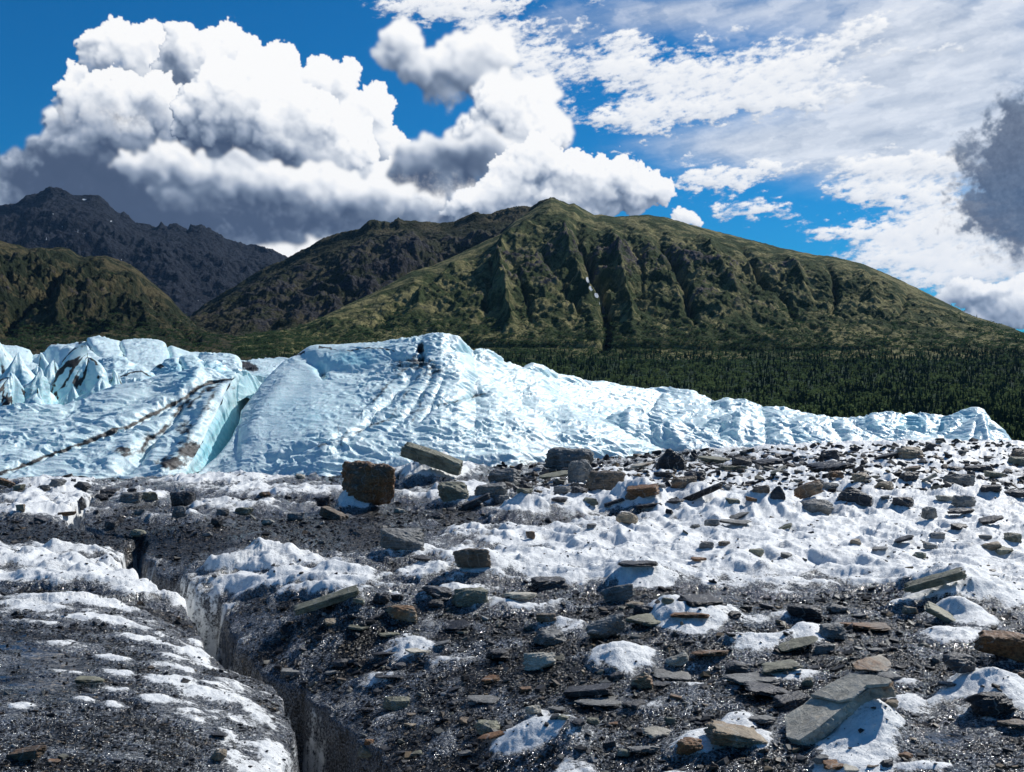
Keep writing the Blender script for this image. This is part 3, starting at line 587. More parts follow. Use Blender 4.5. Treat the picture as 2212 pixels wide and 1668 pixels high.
lump([(1280,935,43),(1293,919,43.5),(1322,898,44),(1361,880,44.5),(1395,885,44.5),(1438,900,44.5),(1493,915,44.3),(1540,936,44),(1574,962,43.5),(1609,974,43),(1660,990,42.5)],
     [(1280,960,42.4),(1340,985,42),(1430,1010,42),(1540,1010,42),(1660,1005,42)], 4, 'rounded ice mound just right of the largest one, its left side in blue shade',
     [([(1610,972),(1650,985)], 3, .5)], [(1600,990,60,8,.35)], [(1330,920,40,30,.3), (1400,920,60,20,.2)], 200, 330, .10,
     [([(1361,885),(1350,940),(1330,980)], 12, .16), ([(1400,890),(1410,940),(1430,990)], 10, -.14), ([(1438,905),(1460,950),(1500,990)], 12, .12), ([(1480,915),(1530,960),(1580,990)], 9, -.08)])
lump([(1500,940,47),(1515,925,47.5),(1540,910,48),(1566,900,48),(1609,890,48.5),(1651,899,48.5),(1694,902,48),(1737,915,47.5),(1779,936,46.5),(1843,966,45.5),(1900,992,44.5)],
     [(1500,975,45),(1560,1000,44),(1700,1010,43.8),(1800,1008,43.8),(1900,1000,44)], 4, 'broad ice mound with a knobbly crest between the rounded mound and the blue hollow',
     [([(1700,905),(1690,950),(1660,985)], 3, .25)], [(1640,985,50,8,.5), (1700,935,30,10,.22)], [(1720,950,60,26,.35), (1590,930,50,20,.15)], 210, 360, .11,
     [([(1650,900),(1655,950),(1640,1000)], 12, -.2), ([(1600,895),(1590,950)], 12, .14), ([(1700,905),(1720,960),(1760,1000)], 10, -.12), ([(1740,920),(1800,970)], 10, .1), ([(1560,905),(1550,960)], 9, -.10)])
lump([(1700,915,51),(1715,906,51.5),(1737,897,52),(1779,902,52),(1822,910,51.5),(1865,932,50.5),(1908,949,50),(1946,977,49)],
     [(1700,960,49),(1780,990,48),(1860,1000,47.5),(1946,995,48)], 4, 'grey white ice ridge behind the knobbly mound', [([(1740,905),(1800,940),(1850,960)], 5, .3)], [(1790,930,40,14,.32), (1850,955,20,12,.5)], [], 220, 260, .10,
     [([(1790,905),(1830,960)], 10, -.16), ([(1840,925),(1890,975)], 10, -.1)])
lump([(1920,962,51),(1937,949,51.5),(1972,941,52),(2000,943,52),(2027,945,52),(2065,960,51.5),(2090,978,51)], [(1920,990,49),(2000,995,48.5),(2090,990,49)], 3, 'low pale ice hump in front of the blue hollow', (), (), [(1980,955,40,10,.15)], 230, 200, .09)
lump([(2025,960,53),(2040,947,53.5),(2078,919,54),(2104,900,54),(2121,893,54),(2147,912,53.5),(2168,932,53),(2189,957,52.5),(2200,968,52)], [(2025,985,51),(2090,995,50),(2150,992,50),(2200,980,51)], 4,
     'pointed pyramid of fluted ice at the far right end', [([(2060,935),(2100,900)], 2, .3)], (), [(2080,950,30,24,.35)], 240, 220, .08, [([(2121,895),(2130,940),(2140,980)], 6, .14), ([(2110,905),(2100,950)], 6, -.1), ([(2130,905),(2160,960)], 6, -.12)], .2)
lump([(2040,905,58),(2061,898,58),(2078,891,58),(2112,882,58),(2125,890,57.5),(2140,905,57)], [(2040,930,56),(2090,935,55.5),(2140,930,56)], 2.5, 'small ice peak showing behind the pointed pyramid', (), (), [(2090,900,60,20,.5)], 250, 130, .07)
lump([(1790,915,58),(1831,908,59),(1856,903,59),(1886,899,59),(1937,893,59),(1972,892,59),(2014,895,58.5),(2061,899,58),(2090,905,57.5)], [(1790,975,54),(1900,990,53),(2000,985,53),(2090,975,54)], 4, 'ice wall with a glowing blue hollow, second from the right',
     (), (), [(1990,915,70,18,.75), (1960,903,30,6,.9), (2010,930,70,20,.4), (1890,915,50,14,.45)], 260, 330, .13, [([(1880,902),(1910,950)], 12, .22), ([(1940,905),(2000,925),(2050,915)], 14, -.5), ([(1840,912),(1870,960)], 10, -.14)])
lump([(1405,885,53),(1420,868,54),(1438,862,55),(1455,866,55),(1500,872,55),(1540,884,54.5),(1600,893,54),(1650,897,53.5)], [(1405,915,50),(1500,950,49),(1580,940,49),(1650,930,50)], 4, 'flat topped ice bench behind the rounded mound', [([(1425,870),(1500,890),(1560,900)], 4, .28)], [(1450,885,30,10,.25)], [], 270, 260, .11)
lump([(1370,846,60),(1425,840,61),(1451,839,61),(1489,843,61),(1515,856,61),(1540,868,60.5),(1566,864,61),(1609,864,61),(1630,875,60.5),(1651,882,60),(1694,882,60),(1720,892,59.5),(1758,899,59),(1801,906,58.5),(1840,912,58)], [(1370,900,57),(1500,920,56),(1650,930,55),(1840,940,55)], 5,
     'long low ice crest in front of the forest, right of the summit', [([(1430,855),(1500,862),(1560,885),(1640,895)], 4, .35)], [(1480,862,40,6,.4), (1640,890,60,5,.4)], [], 280, 420, .12, [([(1540,868),(1530,900)], 10, -.3), ([(1566,865),(1580,900)], 10, .15), ([(1640,880),(1660,910)], 10, -.2)])
# the ice the rubble hides
GB = sheet([[(1000, 1010, 40), (2900, 1000, 43)], [(1000, 985, 52), (2900, 985, 56)], [(1000, 960, 66), (2900, 960, 70)]], 60, [10, 10])
ice('ice_field', GB, 'low pale ice between the rubble and the mounds', seed=9)

# distant glacier on the left
far_lump = lump
far_lump([(-420,740,150),(-100,742,150),(0,746,150),(40,751,150),(77,761,150),(100,760,148),(143,750,146),(173,741,145),(182,734,145),(200,730,145),(233,733,146),(257,738,147),(270,736,148),(283,735,148),(333,735,150),(353,740,150),(377,750,152),(403,761,154),(433,766,155),(470,768,156)],
     [(-420,860,105),(0,850,105),(250,845,105),(470,830,115)], 20, 'smooth distant glacier surface on the far left, behind the dark-streaked spires', [([(180,735),(172,744)], 2.5, 1.1), ([(257,738),(275,765)], 1.5, .2)], [(176,742,5,4,1.3)], [(370,775,6,14,.7)], 300, 620, .2,
     [([(182,733),(195,750),(220,770)], 5, -1.2), ([(257,738),(268,765),(250,785)], 4, -.9), ([(100,765),(150,770),(190,790)], 14, 1.0), ([(360,742),(368,760),(372,790)], 4, -1.5), ([(60,765),(130,785)], 12, -1.0)])
far_lump([(425,775,125),(440,768,126),(460,764,126),(487,764,126),(507,770,125),(523,784,124)], [(425,800,115),(480,805,114),(523,800,115)], 8, 'flat topped distant ice block with a dark gravel patch at its right', (), (), [], 310, 150, .2)
far_lump([(500,790,140),(520,782,140),(567,778,140),(617,779,140),(700,782,140)], [(500,820,110),(560,850,100),(640,850,100),(700,850,100)], 10, 'low bright distant ice between the cliff top and the largest mound', (), [(530,790,26,9,1.2), (545,796,16,5,1.1)], [(560,815,20,10,.5)], 320, 180, .22)
far_lump([(320,815,95),(340,795,96),(360,780,97),(383,768,98),(417,770,98),(440,782,97),(470,785,97),(500,800,96),(515,812,95)], [(320,840,90),(400,845,88),(515,845,88)], 8, 'faceted blue white ice block behind the slab with the dirt line', [([(333,795),(345,785)], 3, 1.2)], [(345,792,8,7,1.3)], [(375,800,30,16,.5), (470,800,30,16,.4)], 330, 240, .2, [([(383,770),(400,800),(390,830)], 6, -.8), ([(440,783),(450,820)], 6, -.8)], fres=.2)
far_lump([(245,838,78),(258,815,79),(280,805,80),(305,800,80),(325,806,80),(345,825,79)], [(245,850,74),(300,855,73),(345,850,74)], 5, 'rounded ice boss with a curved black dirt line, right of the spires', [([(262,815),(280,805),(308,802),(325,812)], 2.5, .9)], (), [(325,815,14,10,.5)], 340, 180, .16)
far_lump([(150,850,100),(195,800,101),(215,780,102),(245,772,102),(270,775,102),(290,790,101),(320,800,100)], [(150,870,92),(250,870,90),(320,860,92)], 8, 'pale faceted ice block behind the tallest dark-streaked spire', [([(240,800),(300,785)], 2, .25)], (), [], 350, 220, .2, (), fres=.15)
# spires
M_ser = ice_material('blue_glacier_ice', .2)
def serac(u, vt, vb, w_, Y, lean, seed, label, dk, taper=.5, flat_=.0):
    r = np.random.RandomState(seed); nr, nc = 70, 72
    s = np.linspace(0, 1, nr)[:, None]; a = np.linspace(0, 2 * np.pi, nc)[None, :]
    hgt = (vb - vt) / F * Y; R0 = w_ / F * Y * .5
    prof = 1.25 * (1 - s ** (2.6 + taper + r.rand() * 2)) ** (.6) * (1 - .35 * s)
    k = r.rand(6) * 6.28; fac = 1 + .22 * np.sign(np.cos(2 * a + k[0])) * np.abs(np.cos(2 * a + k[0])) ** .5 + .14 * np.cos(3 * a + k[1] + 2 * s) + .08 * np.cos(5 * a + k[2] - 3 * s)
    x = R0 * prof * fac * np.cos(a) + lean / F * Y * s ** 1.3; y = R0 * 1.2 * prof * fac * np.sin(a) - (1 - s) * .6; z = hgt * s * (1 + .16 * s * np.cos(a + k[5]) + .10 * s * np.cos(2 * a + k[4]))
    n = fbm(np.cos(a) * 1.7 + s * 1.2 + seed, np.sin(a) * 1.7 + s * 2.2, 5, .55, seed=seed, kind=1) * .24 + .10 * fbm(a * 3 + 0 * s, s * 9 + 0 * a, 4, seed=seed + 1)
    wrap = np.clip(np.minimum(np.arange(nc), np.arange(nc)[::-1]) / 6, 0, 1)[None, :]
    x += R0 * n * np.cos(a) * (1 - .5 * s) * wrap; y += R0 * n * np.sin(a) * (1 - .5 * s) * wrap
    b = px(np.array(float(u)), np.array(float(vb)), np.array(float(Y)))
    G = np.stack([x, y, z], -1); di = dk * .75 * sst(.32, .7, fbm(np.cos(a) * 1.6 + seed, s * 1.0 + np.sin(a) + 0 * a, 4, .6, seed=seed + 7, kind=1) - .1) * .95 * wrap
    me = grid_mesh('ice_spire', G, M_ser, {'dirt': di, 'fresh': .25 + .4 * (1 - s) + 0 * a})
    o = link('ice_spire', me, loc=b); tag(o, label, 'ice spire', 'pointed ice spires on the far left'); return o
for a in [(-5, 758, 900, 110, 70, -8, 1, 'tallest white ice spire cut off by the left edge of the view', .8), (28, 790, 905, 95, 66, 12, 2, 'blue white ice blade leaning right beside the left edge', .55), (0, 820, 905, 70, 62, 20, 3, 'low black-banded ice fin in the left corner of the spires', 1.3),
          (58, 812, 900, 70, 64, 24, 4, 'slanting pale ice fin with thin dark seams, second row', .6), (84, 785, 880, 52, 78, 2, 5, 'upright square-topped ice tower behind the slanting fin', .5), (112, 792, 885, 46, 76, 6, 6, 'narrow grey ice tower next to the square-topped one', .6), (133, 800, 885, 40, 75, 8, 7, 'dirty leaning ice tower left of the arched spire', 1.0),
          (176, 768, 890, 84, 70, 14, 8, 'broad arched ice spire with a black cap and black flutes', 1.35), (104, 832, 895, 46, 66, -4, 9, 'short blue ice tooth in front of the towers', .4), (152, 845, 895, 34, 66, 4, 10, 'smallest ice tooth at the foot of the arched spire', .5),
          (206, 826, 890, 60, 66, 12, 11, 'smooth pale blue ice block right of the arched spire', .1), (240, 814, 880, 44, 72, 2, 12, 'dark crusted ice knob at the right end of the spires', 1.2), (75, 850, 905, 44, 62, 6, 13, 'stubby white ice tooth low between the fins', .4), (-60, 780, 905, 90, 66, 0, 14, 'ice spire wholly left of the others', .6)]:
    serac(*a)
# ------------------------------------------------------------------ the dirty ice in the foreground
def ground_material():
    m, b = new_mat('gritty_glacier_surface'); g = b.n('ShaderNodeNewGeometry').outputs['Position']
    cov = b.attr('cover'); wet = b.attr('wet'); dty = b.attr('dirty')
    n1 = b.noise(g, 9, 6, .7); n2 = b.noise(g, 45, 5, .72); n3 = b.noise(g, 2.2, 4, .6)
    # wet black grit made of small angular chips
    vc = b.vor(g, 30, 'F1', 'Color'); vd = b.vor(g, 30, 'F1'); vs = b.n('ShaderNodeSeparateColor', {0: vc}).outputs
    vc2 = b.n('ShaderNodeSeparateColor', {0: b.vor(g, 75, 'F1', 'Color')}).outputs; vd2 = b.vor(g, 75, 'F1')
    grit = b.mix(b.ramp(vs[0], .55, 1.0), (.003, .0033, .004), (.020, .020, .021))
    grit = b.mix(b.ramp(vs[1], .93, .97), grit, (.16, .125, .085))
    grit = b.mix(b.ramp(vc2[0], .93, .99), grit, (.16, .165, .17))
    ice = b.mix(b.ramp(n1, .3, .7), (.70, .72, .72), (.88, .89, .87))
    ice = b.mix(b.m('MULTIPLY', b.ramp(b.m('ADD', n2, b.m('MULTIPLY', n3, .6)), .84, 1.02), .6), ice, (.10, .10, .10))
    # grey meltwater ice between the two
    grey = b.mix(b.ramp(n2, .42, .62), (.035, .038, .045), (.30, .315, .33))
    k = b.m('ADD', cov, b.m('ADD', b.m('MULTIPLY_ADD', n1, .6, -.3), b.m('MULTIPLY_ADD', n2, .58, -.27)))
    c = b.mix(b.ramp(k, .14, .42), grit, grey); c = b.mix(b.ramp(k, .42, .62), c, ice)
    dk = b.ramp(b.m('ADD', dty, b.m('MULTIPLY_ADD', n1, .6, b.m('MULTIPLY', n2, .5))), .80, 1.15)
    c = b.mix(dk, c, b.mix(b.ramp(n2, .4, .6), (.012, .012, .013), (.07, .07, .07)))
    onice = b.ramp(k, .42, .55)
    pud = b.ramp(b.m('ADD', wet, b.m('MULTIPLY_ADD', n3, .8, b.m('MULTIPLY', n1, -.3))), .58, .70)
    rough = b.m('MULTIPLY_ADD', onice, .26, b.ramp(vs[2], 0, 1, .14, .42)); rough = b.m('MULTIPLY', rough, b.ramp(pud, 0, 1, 1, .25)); glaze = b.m('MULTIPLY', b.ramp(k, .12, .26), b.ramp(k, .42, .60, 1, 0)); rough = b.m('MULTIPLY', rough, b.ramp(glaze, 0, 1, 1, .45))
    hs = b.m('ADD', b.m('MULTIPLY', vs[1], .6), b.m('ADD', b.m('MULTIPLY', vd, -.9), b.m('MULTIPLY_ADD', vc2[1], .3, b.m('MULTIPLY', vd2, -.45))))
    hi = b.m('MULTIPLY_ADD', n1, .9, b.m('MULTIPLY', n2, .6))
    hh_ = b.n('ShaderNodeMix', {0: onice, 2: hs, 3: hi}, data_type='FLOAT').outputs[0]
    hh_ = b.m('MULTIPLY', hh_, b.ramp(pud, 0, 1, 1, .04))
    x = out_bsdf(b, col=c, rough=rough, spec=b.m('MULTIPLY_ADD', b.m('MAXIMUM', pud, glaze), .3, b.ramp(onice, 0, 1, .22, .35)), nrm=b.bump(hh_, .85, .022))
    return m
M_ground = ground_material()
UGa, UGb, NU, NR = -1150.0, 3400.0, 2250, 900
ug = np.linspace(UGa, UGb, NU)
# rows: even in the picture for the flat part
dep = np.r_[H * F / np.linspace(1160, 146, NR - 60), np.linspace(H * F / 146 + .15, 58, 60)]
Yg = dep[:, None] * np.ones(NU); Xg = (ug[None, :] - U0) / F * Yg
def base_z(X, Y):
    u = X / Y * F + U0
    z = .10 * fbm(X / 6, Y / 6, 3, seed=301) + .24 * sst(26, 40, Y) * sst(1300, 2100, u) - .10 * sst(22, 32, Y) * (1 - sst(600, 1100, u))
    z = z - 1.6 * sst(41.5, 50, Y) * sst(1000, 1300, u)
    return z
PU = lambda u, v: ((u - U0) / F * (H * F / (v - V0)), H * F / (v - V0))          # picture point on the level z = 0
Z = base_z(Xg, Yg)
flu = ug[None, :] + 0 * Yg; flv = V0 + H * F / Yg                                  # where the level ground is seen
warpu = flu + 22 * fbm(Xg / 1.1, Yg / 2.6, 5, .6, seed=310); warpv = flv + 9 * fbm(Xg / 1.3, Yg / 1.6, 5, .6, seed=311)
def zone(blobs):
    a = np.zeros(flu.shape, np.float32)
    for u, v, ru, rv, k in blobs: a = np.maximum(a, k * np.exp(-(((warpu - u) / ru) ** 2 + ((warpv - v) / rv) ** 2) ** 1.3))
    return a
WHITE = [(590,1520,60,70,.62),(640,1600,30,70,.72),(480,1430,50,30,.7),(1750,1200,560,60,1.0),(1350,1180,330,36,.9),(1150,1225,240,26,.85),(1300,1245,260,22,.8),(2050,1240,260,40,.95),(1950,1130,360,60,.85),(1500,1090,330,36,.85),(1250,1100,160,22,.75),(1700,1050,500,40,.75),(2000,1000,400,40,.7),
         (1650,1180,260,90,.95),(2190,1290,110,40,.9),(1000,1075,110,18,.9),(940,1020,90,26,.85),(770,1085,40,16,1.0),(600,1062,200,14,.62),(470,1040,160,12,.7),(700,1060,70,14,.6),(130,1055,90,18,.8),(60,1085,70,14,.7),(90,1110,120,13,.75),(150,1080,50,30,.6),(300,1075,70,10,.45),(520,1100,120,14,.5),(420,1120,90,10,.4),
         (130,1198,220,12,.7),(70,1225,200,14,.9),(240,1250,190,16,1.0),(340,1265,130,12,.9),(40,1260,150,10,.8),(600,1225,170,10,.75),(620,1250,190,11,.95),(720,1268,110,9,.85),(560,1232,120,7,.8),(150,1300,190,9,.85),(60,1315,130,8,.8),(230,1330,150,8,.85),(90,1340,70,6,.8),(320,1352,70,7,.8),
         (160,1385,90,9,.62),(245,1400,34,10,.95),(260,1435,40,9,.9),(370,1435,60,13,1.0),(130,1440,60,8,.62),(460,1445,110,12,.85),(340,1478,60,10,.9),(520,1480,80,11,.75),(250,1465,40,8,.8),(175,1492,34,9,1.0),(235,1498,40,9,.9),(530,1550,90,36,.50),(600,1600,60,60,.46),(430,1500,120,30,.42),(40,1515,30,8,.7),(570,1480,60,34,.55),
         (385,1385,60,40,.62),(430,1350,34,34,1.0),(330,1330,60,14,.5),(1000,1290,80,12,.5),(920,1245,60,14,.75),(1090,1300,130,10,.5),(860,1210,100,16,.55),(1010,1160,60,14,.5),(750,1300,60,8,.5),
         (640,1395,80,16,.42),(880,1350,70,12,.72),(820,1372,60,9,.5),(980,1372,70,8,.45),(950,1480,40,16,.62),(820,1425,40,9,.55),(1340,1400,70,16,.95),(1290,1398,40,14,.8),(1480,1330,90,11,.9),(1640,1385,70,16,.7),(1560,1345,120,12,.5),(1700,1440,60,12,.9),(1520,1550,60,24,.95),(1590,1530,40,30,.9),(1450,1600,50,16,.6),
         (1150,1600,90,34,1.05),(1090,1640,110,36,1.05),(1240,1560,60,14,.6),(1300,1620,40,14,.7),(1860,1590,80,52,1.1),(1800,1640,110,22,.7),(1560,1650,90,14,.6),(1950,1500,40,14,.95),(2120,1480,70,28,1.0),(2190,1500,60,30,1.0),(2070,1500,60,12,.8),(1960,1460,40,8,.6),(2070,1380,80,12,.7),(2060,1340,80,10,.55),(2110,1310,70,22,.85),(1980,1310,60,10,.6),
         (1700,1330,60,12,.4),(1200,1340,60,10,.45),(1400,1470,60,10,.4),(1160,1470,30,12,.5),(1270,1450,30,8,.4),(2000,1620,80,10,.45),(1640,1560,30,20,.7),(2300,1200,250,60,.9),(2400,1400,200,40,.7),(2500,1560,200,40,.7),(-150,1220,200,40,.8),(-200,1420,160,30,.6),(1760,1370,40,10,.35),(1890,1440,60,12,.35)]
BLACK = [(300,1170,300,34,.9),(620,1150,260,30,.8),(480,1180,200,24,.7),(640,1060,110,9,.9),(900,1110,110,12,.6),(100,1150,160,14,.7),(1330,1320,160,14,.6),(1150,1395,260,50,.6),(950,1520,200,60,.8),(1850,1300,240,14,.8),(1700,1300,300,10,.6),(1900,1180,60,16,.45),(1780,1160,50,12,.4),(1780,1400,200,26,.5),(2000,1420,140,20,.6),
         (1420,1240,60,6,.3),(1500,1140,60,8,.35),(1280,1140,60,8,.35),(1450,1215,70,6,.3),(1650,1235,60,6,.3),(2100,1200,60,10,.35),(1050,1200,90,9,.4),(780,1340,90,20,.5)]
wz, bz = zone(WHITE), zone(BLACK)
wet = np.zeros(flu.shape)
for u, v, ru, rv, k in [(100,1450,260,90,.62),(60,1400,160,60,.6),(300,1600,260,50,.35),(1250,1480,180,30,.30),(2050,1560,110,40,.7),(1330,1590,100,26,.62),(1130,1420,140,24,.36),(1560,1290,80,8,.6),(1000,1180,60,12,.45),(1180,1500,120,16,.4),(1300,1280,60,8,.5),(650,1100,140,14,.55),(120,1480,200,50,.55),(1900,1345,120,14,.3),(2120,1620,120,30,.45),(930,1190,60,16,.4),(1160,1330,90,14,.35),(500,1290,200,10,.4)]:
    wet = np.maximum(wet, k * np.exp(-((flu - u) / ru) ** 2 - ((flv - v) / rv) ** 2))
wetk = sst(.30, .55, wet)
Yt = np.where(Yg < 10, Yg, 10 + 10 * np.log(np.maximum(Yg, 10) / 10))      # coarser along the far ground, as the mesh is
# wind-combed knobs of ice: long low ridges lying across the view
ra = fbm(Xg / 1.5 + .4 * Yt, Yt / .55 - .12 * Xg, 5, .55, seed=320, kind=1); rb = fbm(Xg / .30, Yt / .34, 4, .55, seed=330, kind=2); rc = fbm(Xg / .8, Yt / .7, 4, .6, seed=331)
far_ = sst(9, 18, Yg)
cover = wz * (.80 - .20 * sst(760, 600, flu) * sst(1270, 1330, flv)) + .10 * fbm(Xg / .16, Yg / .22, 3, .6, seed=336) * sst(16, 9, Yg) - bz * .30 * (1 - wz * .3) + .20 * ra + .12 * rc + .04
cover += .20 * np.clip(fbm(Xg / .9, Yt / .9, 4, .6, seed=335) + .15, 0, 1) * (1 - wetk)
cov_s = cover.copy()
rd = fbm(Xg / .28, Yt / .45, 4, .6, seed=332)
cover += .26 * rd + .12 * ra + .14 * rc
cover += (.30 - .08) * far_ * sst(950, 1400, flu) * (flv > 960) * .5
puff_h = np.clip((.75 * cov_s + .25 * cover - .26) / .5, 0, 1) ** .6
calm = 1 - .55 * sst(760, 600, flu) * sst(1270, 1330, flv)      # thin crust in the wet lower left
Z += calm * puff_h * (.030 + .065 * far_) * (1 + 1.5 * ra) + (.5 + far_) * puff_h * .065 * fbm(Xg / .55 + .5 * ra, Yt / .62 - .3 * Xg, 2, .4, seed=322, kind=1) + (1 - .6 * far_) * puff_h * .03 * np.maximum(rb, -.3) * (1 + far_)
Z += (.012 * fbm(Xg / .12, Yt / .12, 4, .6, seed=340) + .03 * rc * (1 - puff_h)) * (1 - .9 * wetk * (1 - puff_h))
# crevasse, carved along its winding line (picture points of the rim on level ground)
cre = [((840,1830),.95,3.4),((772,1680),.74,3.2),((722,1560),.50,2.8),((672,1490),.30,2.2),((616,1440),.24,1.8),((540,1402),.26,1.5),((480,1375),.30,1.4),((462,1335),.26,1.3),((440,1300),.26,1.2),((390,1278),.42,1.0),((345,1262),.40,.9),((300,1235),.34,.9),((285,1212),.24,.8),((296,1185),.22,.8),((300,1175),.10,.5),
       ((230,1165),.05,.25),((165,1148),.20,.45),((158,1128),.25,.6),((175,1108),.22,.5),((210,1085),.16,.4),((232,1068),.12,.3)]
cp_ = np.array([np.array(PU(*c[0])) * (1 + (.34 if c[0][1] > 1420 else .24 if c[0][1] > 1290 else .12) / H) for c in cre]); cw = np.array([c[1] for c in cre]); cd = np.array([c[2] for c in cre])
wx = Xg + .15 * fbm(Xg / .5, Yg / .5, 4, .55, seed=350); wy = Yg + .10 * fbm(Xg / .5, Yg / .5, 4, .55, seed=351)
Lc = np.hypot(*np.diff(cp_, axis=0).T); fc = np.r_[0, np.cumsum(Lc)] / Lc.sum()
dcr, fcr = poly_dist(wx, wy, cp_)
hw = np.interp(fcr, fc, cw) * .5; dd_ = np.interp(fcr, fc, cd)
wall = 1 - sst(hw * .35, hw * 1.35 + .02, dcr)
xl_ = np.interp(Yg, cp_[np.argsort(cp_[:, 1]), 1], cp_[np.argsort(cp_[:, 1]), 0]); rs_ = (Xg > xl_) * sst(14, 9, Yg)
lip = np.exp(-np.maximum(dcr - hw, 0) / ((.55 + .55 * rs_) * np.clip(dd_, .5, 1.6)))
near_ = sst(.62, .3, fcr)
Z -= dd_ * wall ** .8 + lip * (.12 + .20 * near_ + .10 * rs_) * np.clip(dd_, 0, 1.6)
cwall = np.clip(wall * 1.5, 0, 1) + np.clip(lip - .72, 0, 1) * 1.2
flute = fbm(wx / .16, wy / .16, 4, .6, seed=360)
# side pit in the lower middle
def pit(u, v, rx, ry, d):
    x, y = PU(u, v); q = ((wx - x) / rx) ** 2 + ((wy - y) / ry) ** 2; return d * np.exp(-q ** 1.4)
pz = pit(985, 1665, .34, .42, .42) + pit(850, 1690, .12, .25, .2) + pit(1060, 1610, .12, .16, .12) + pit(1760, 1630, .3, .2, .12) + pit(1500, 1420, .5, .3, .08)
Z -= pz
cover = cover + .75 * np.clip(pz * 3.2, 0, 1) * (.6 + .5 * flute)
cover = np.where(cwall > .02, cover * (1 - np.clip(cwall, 0, 1)) + np.clip(cwall, 0, 1) * (.60 + .50 * flute), cover)
dirty = np.clip(cwall, 0, 1) * (.12 + .3 * fbm(wx / .5, wy / .5, 4, .6, seed=370)) + .25 * np.clip(wall, 0, 1)
MOUNDS = []
def gz(x, y):
    """height of the built ground under a world point"""
    u = np.asarray(x) / y * F + U0; fu = (u - UGa) / (UGb - UGa) * (NU - 1); fr_ = np.interp(y, dep, np.arange(NR))
    return resample(Z, np.atleast_1d(fu), np.atleast_1d(fr_))
def hit(u, v):
    """distance at which the ground is seen at a picture point (first hit going out)"""
    fu = min(max((u - UGa) / (UGb - UGa) * (NU - 1), 0), NU - 1); c = int(round(fu)); col = Z[:, c]; vv = V0 - (col - H) / dep * F
    k = np.where(vv <= v)[0]; k = k[0] if len(k) else NR - 1
    return float(dep[max(k, 1)]), float(col[max(k, 1)])
def mound(u, v, ru, rv, hgt, white=.9, sharp=1.0):
    """pedestal of ice under a stone: u, v its picture centre, ru across (px), rv depth scale (m)"""
    global Z, cover
    Yd, _ = hit(u, v); X_ = (u - U0) / F * Yd; rx = ru / F * Yd
    q = np.exp(-((((Xg - X_ + .35 * rc * rx + .12 * rd * rx) / rx) ** 2 + ((Yg - Yd + .3 * rb * rv * .3) / rv) ** 2) ** sharp))
    Z += hgt * q * (1 + .10 * ra + .05 * rb); cover = np.maximum(cover, np.where(q > .10, white * sst(.08, .62, q + .10 * rd) * .85 + .12 * rc + .14 * rd, cover))
for a in [(1872,1572,80,.34,.21,1.0,1.1),(770,1090,34,.5,.36,1.2),(940,1035,75,1.2,.62,1.15),(1135,1110,60,.8,.35,.8),(1040,1232,60,.5,.20,1.0),(1390,1260,70,.5,.24,1.1),(1480,1335,90,.6,.15,.95),(2060,1290,90,.7,.34,.9),(2090,1330,60,.5,.14,.8),(1380,1085,70,.9,.45,1.0),(1640,1105,120,.8,.35,1.0),(1500,1075,60,.8,.3,.9),(1350,1160,60,.6,.15,.9),
          (1340,1405,80,.35,.06,.9),(1150,1615,80,.3,.20,1.0),(770,1335,110,.5,.22,.25),(2150,1500,90,.4,.18,1.05),(1740,1380,50,.3,.10,.8),(1200,1290,60,.3,.08,.4),(950,1300,70,.3,.08,.3),(1930,1050,90,.8,.25,.9),(2100,1080,90,.8,.25,.9),(1860,1110,80,.6,.2,.9),(250,1100,60,.7,.2,.5),(560,1175,70,.7,.18,.2),(420,1160,110,.8,.22,.0),(1240,1600,50,.3,.15,.6),(560,1190,60,.5,.15,.1)]:
    mound(*a)
GG = np.stack([Xg, Yg, Z], -1)
o = link('ground', grid_mesh('glacier_surface', GG, M_ground, {'cover': cover, 'wet': wet * (1 - np.clip(cover * 1.6, 0, 1)), 'dirty': dirty}))
tag(o, 'dirty melting glacier surface of black grit, white crust and meltwater, split by a crevasse', 'ground', kind='structure')
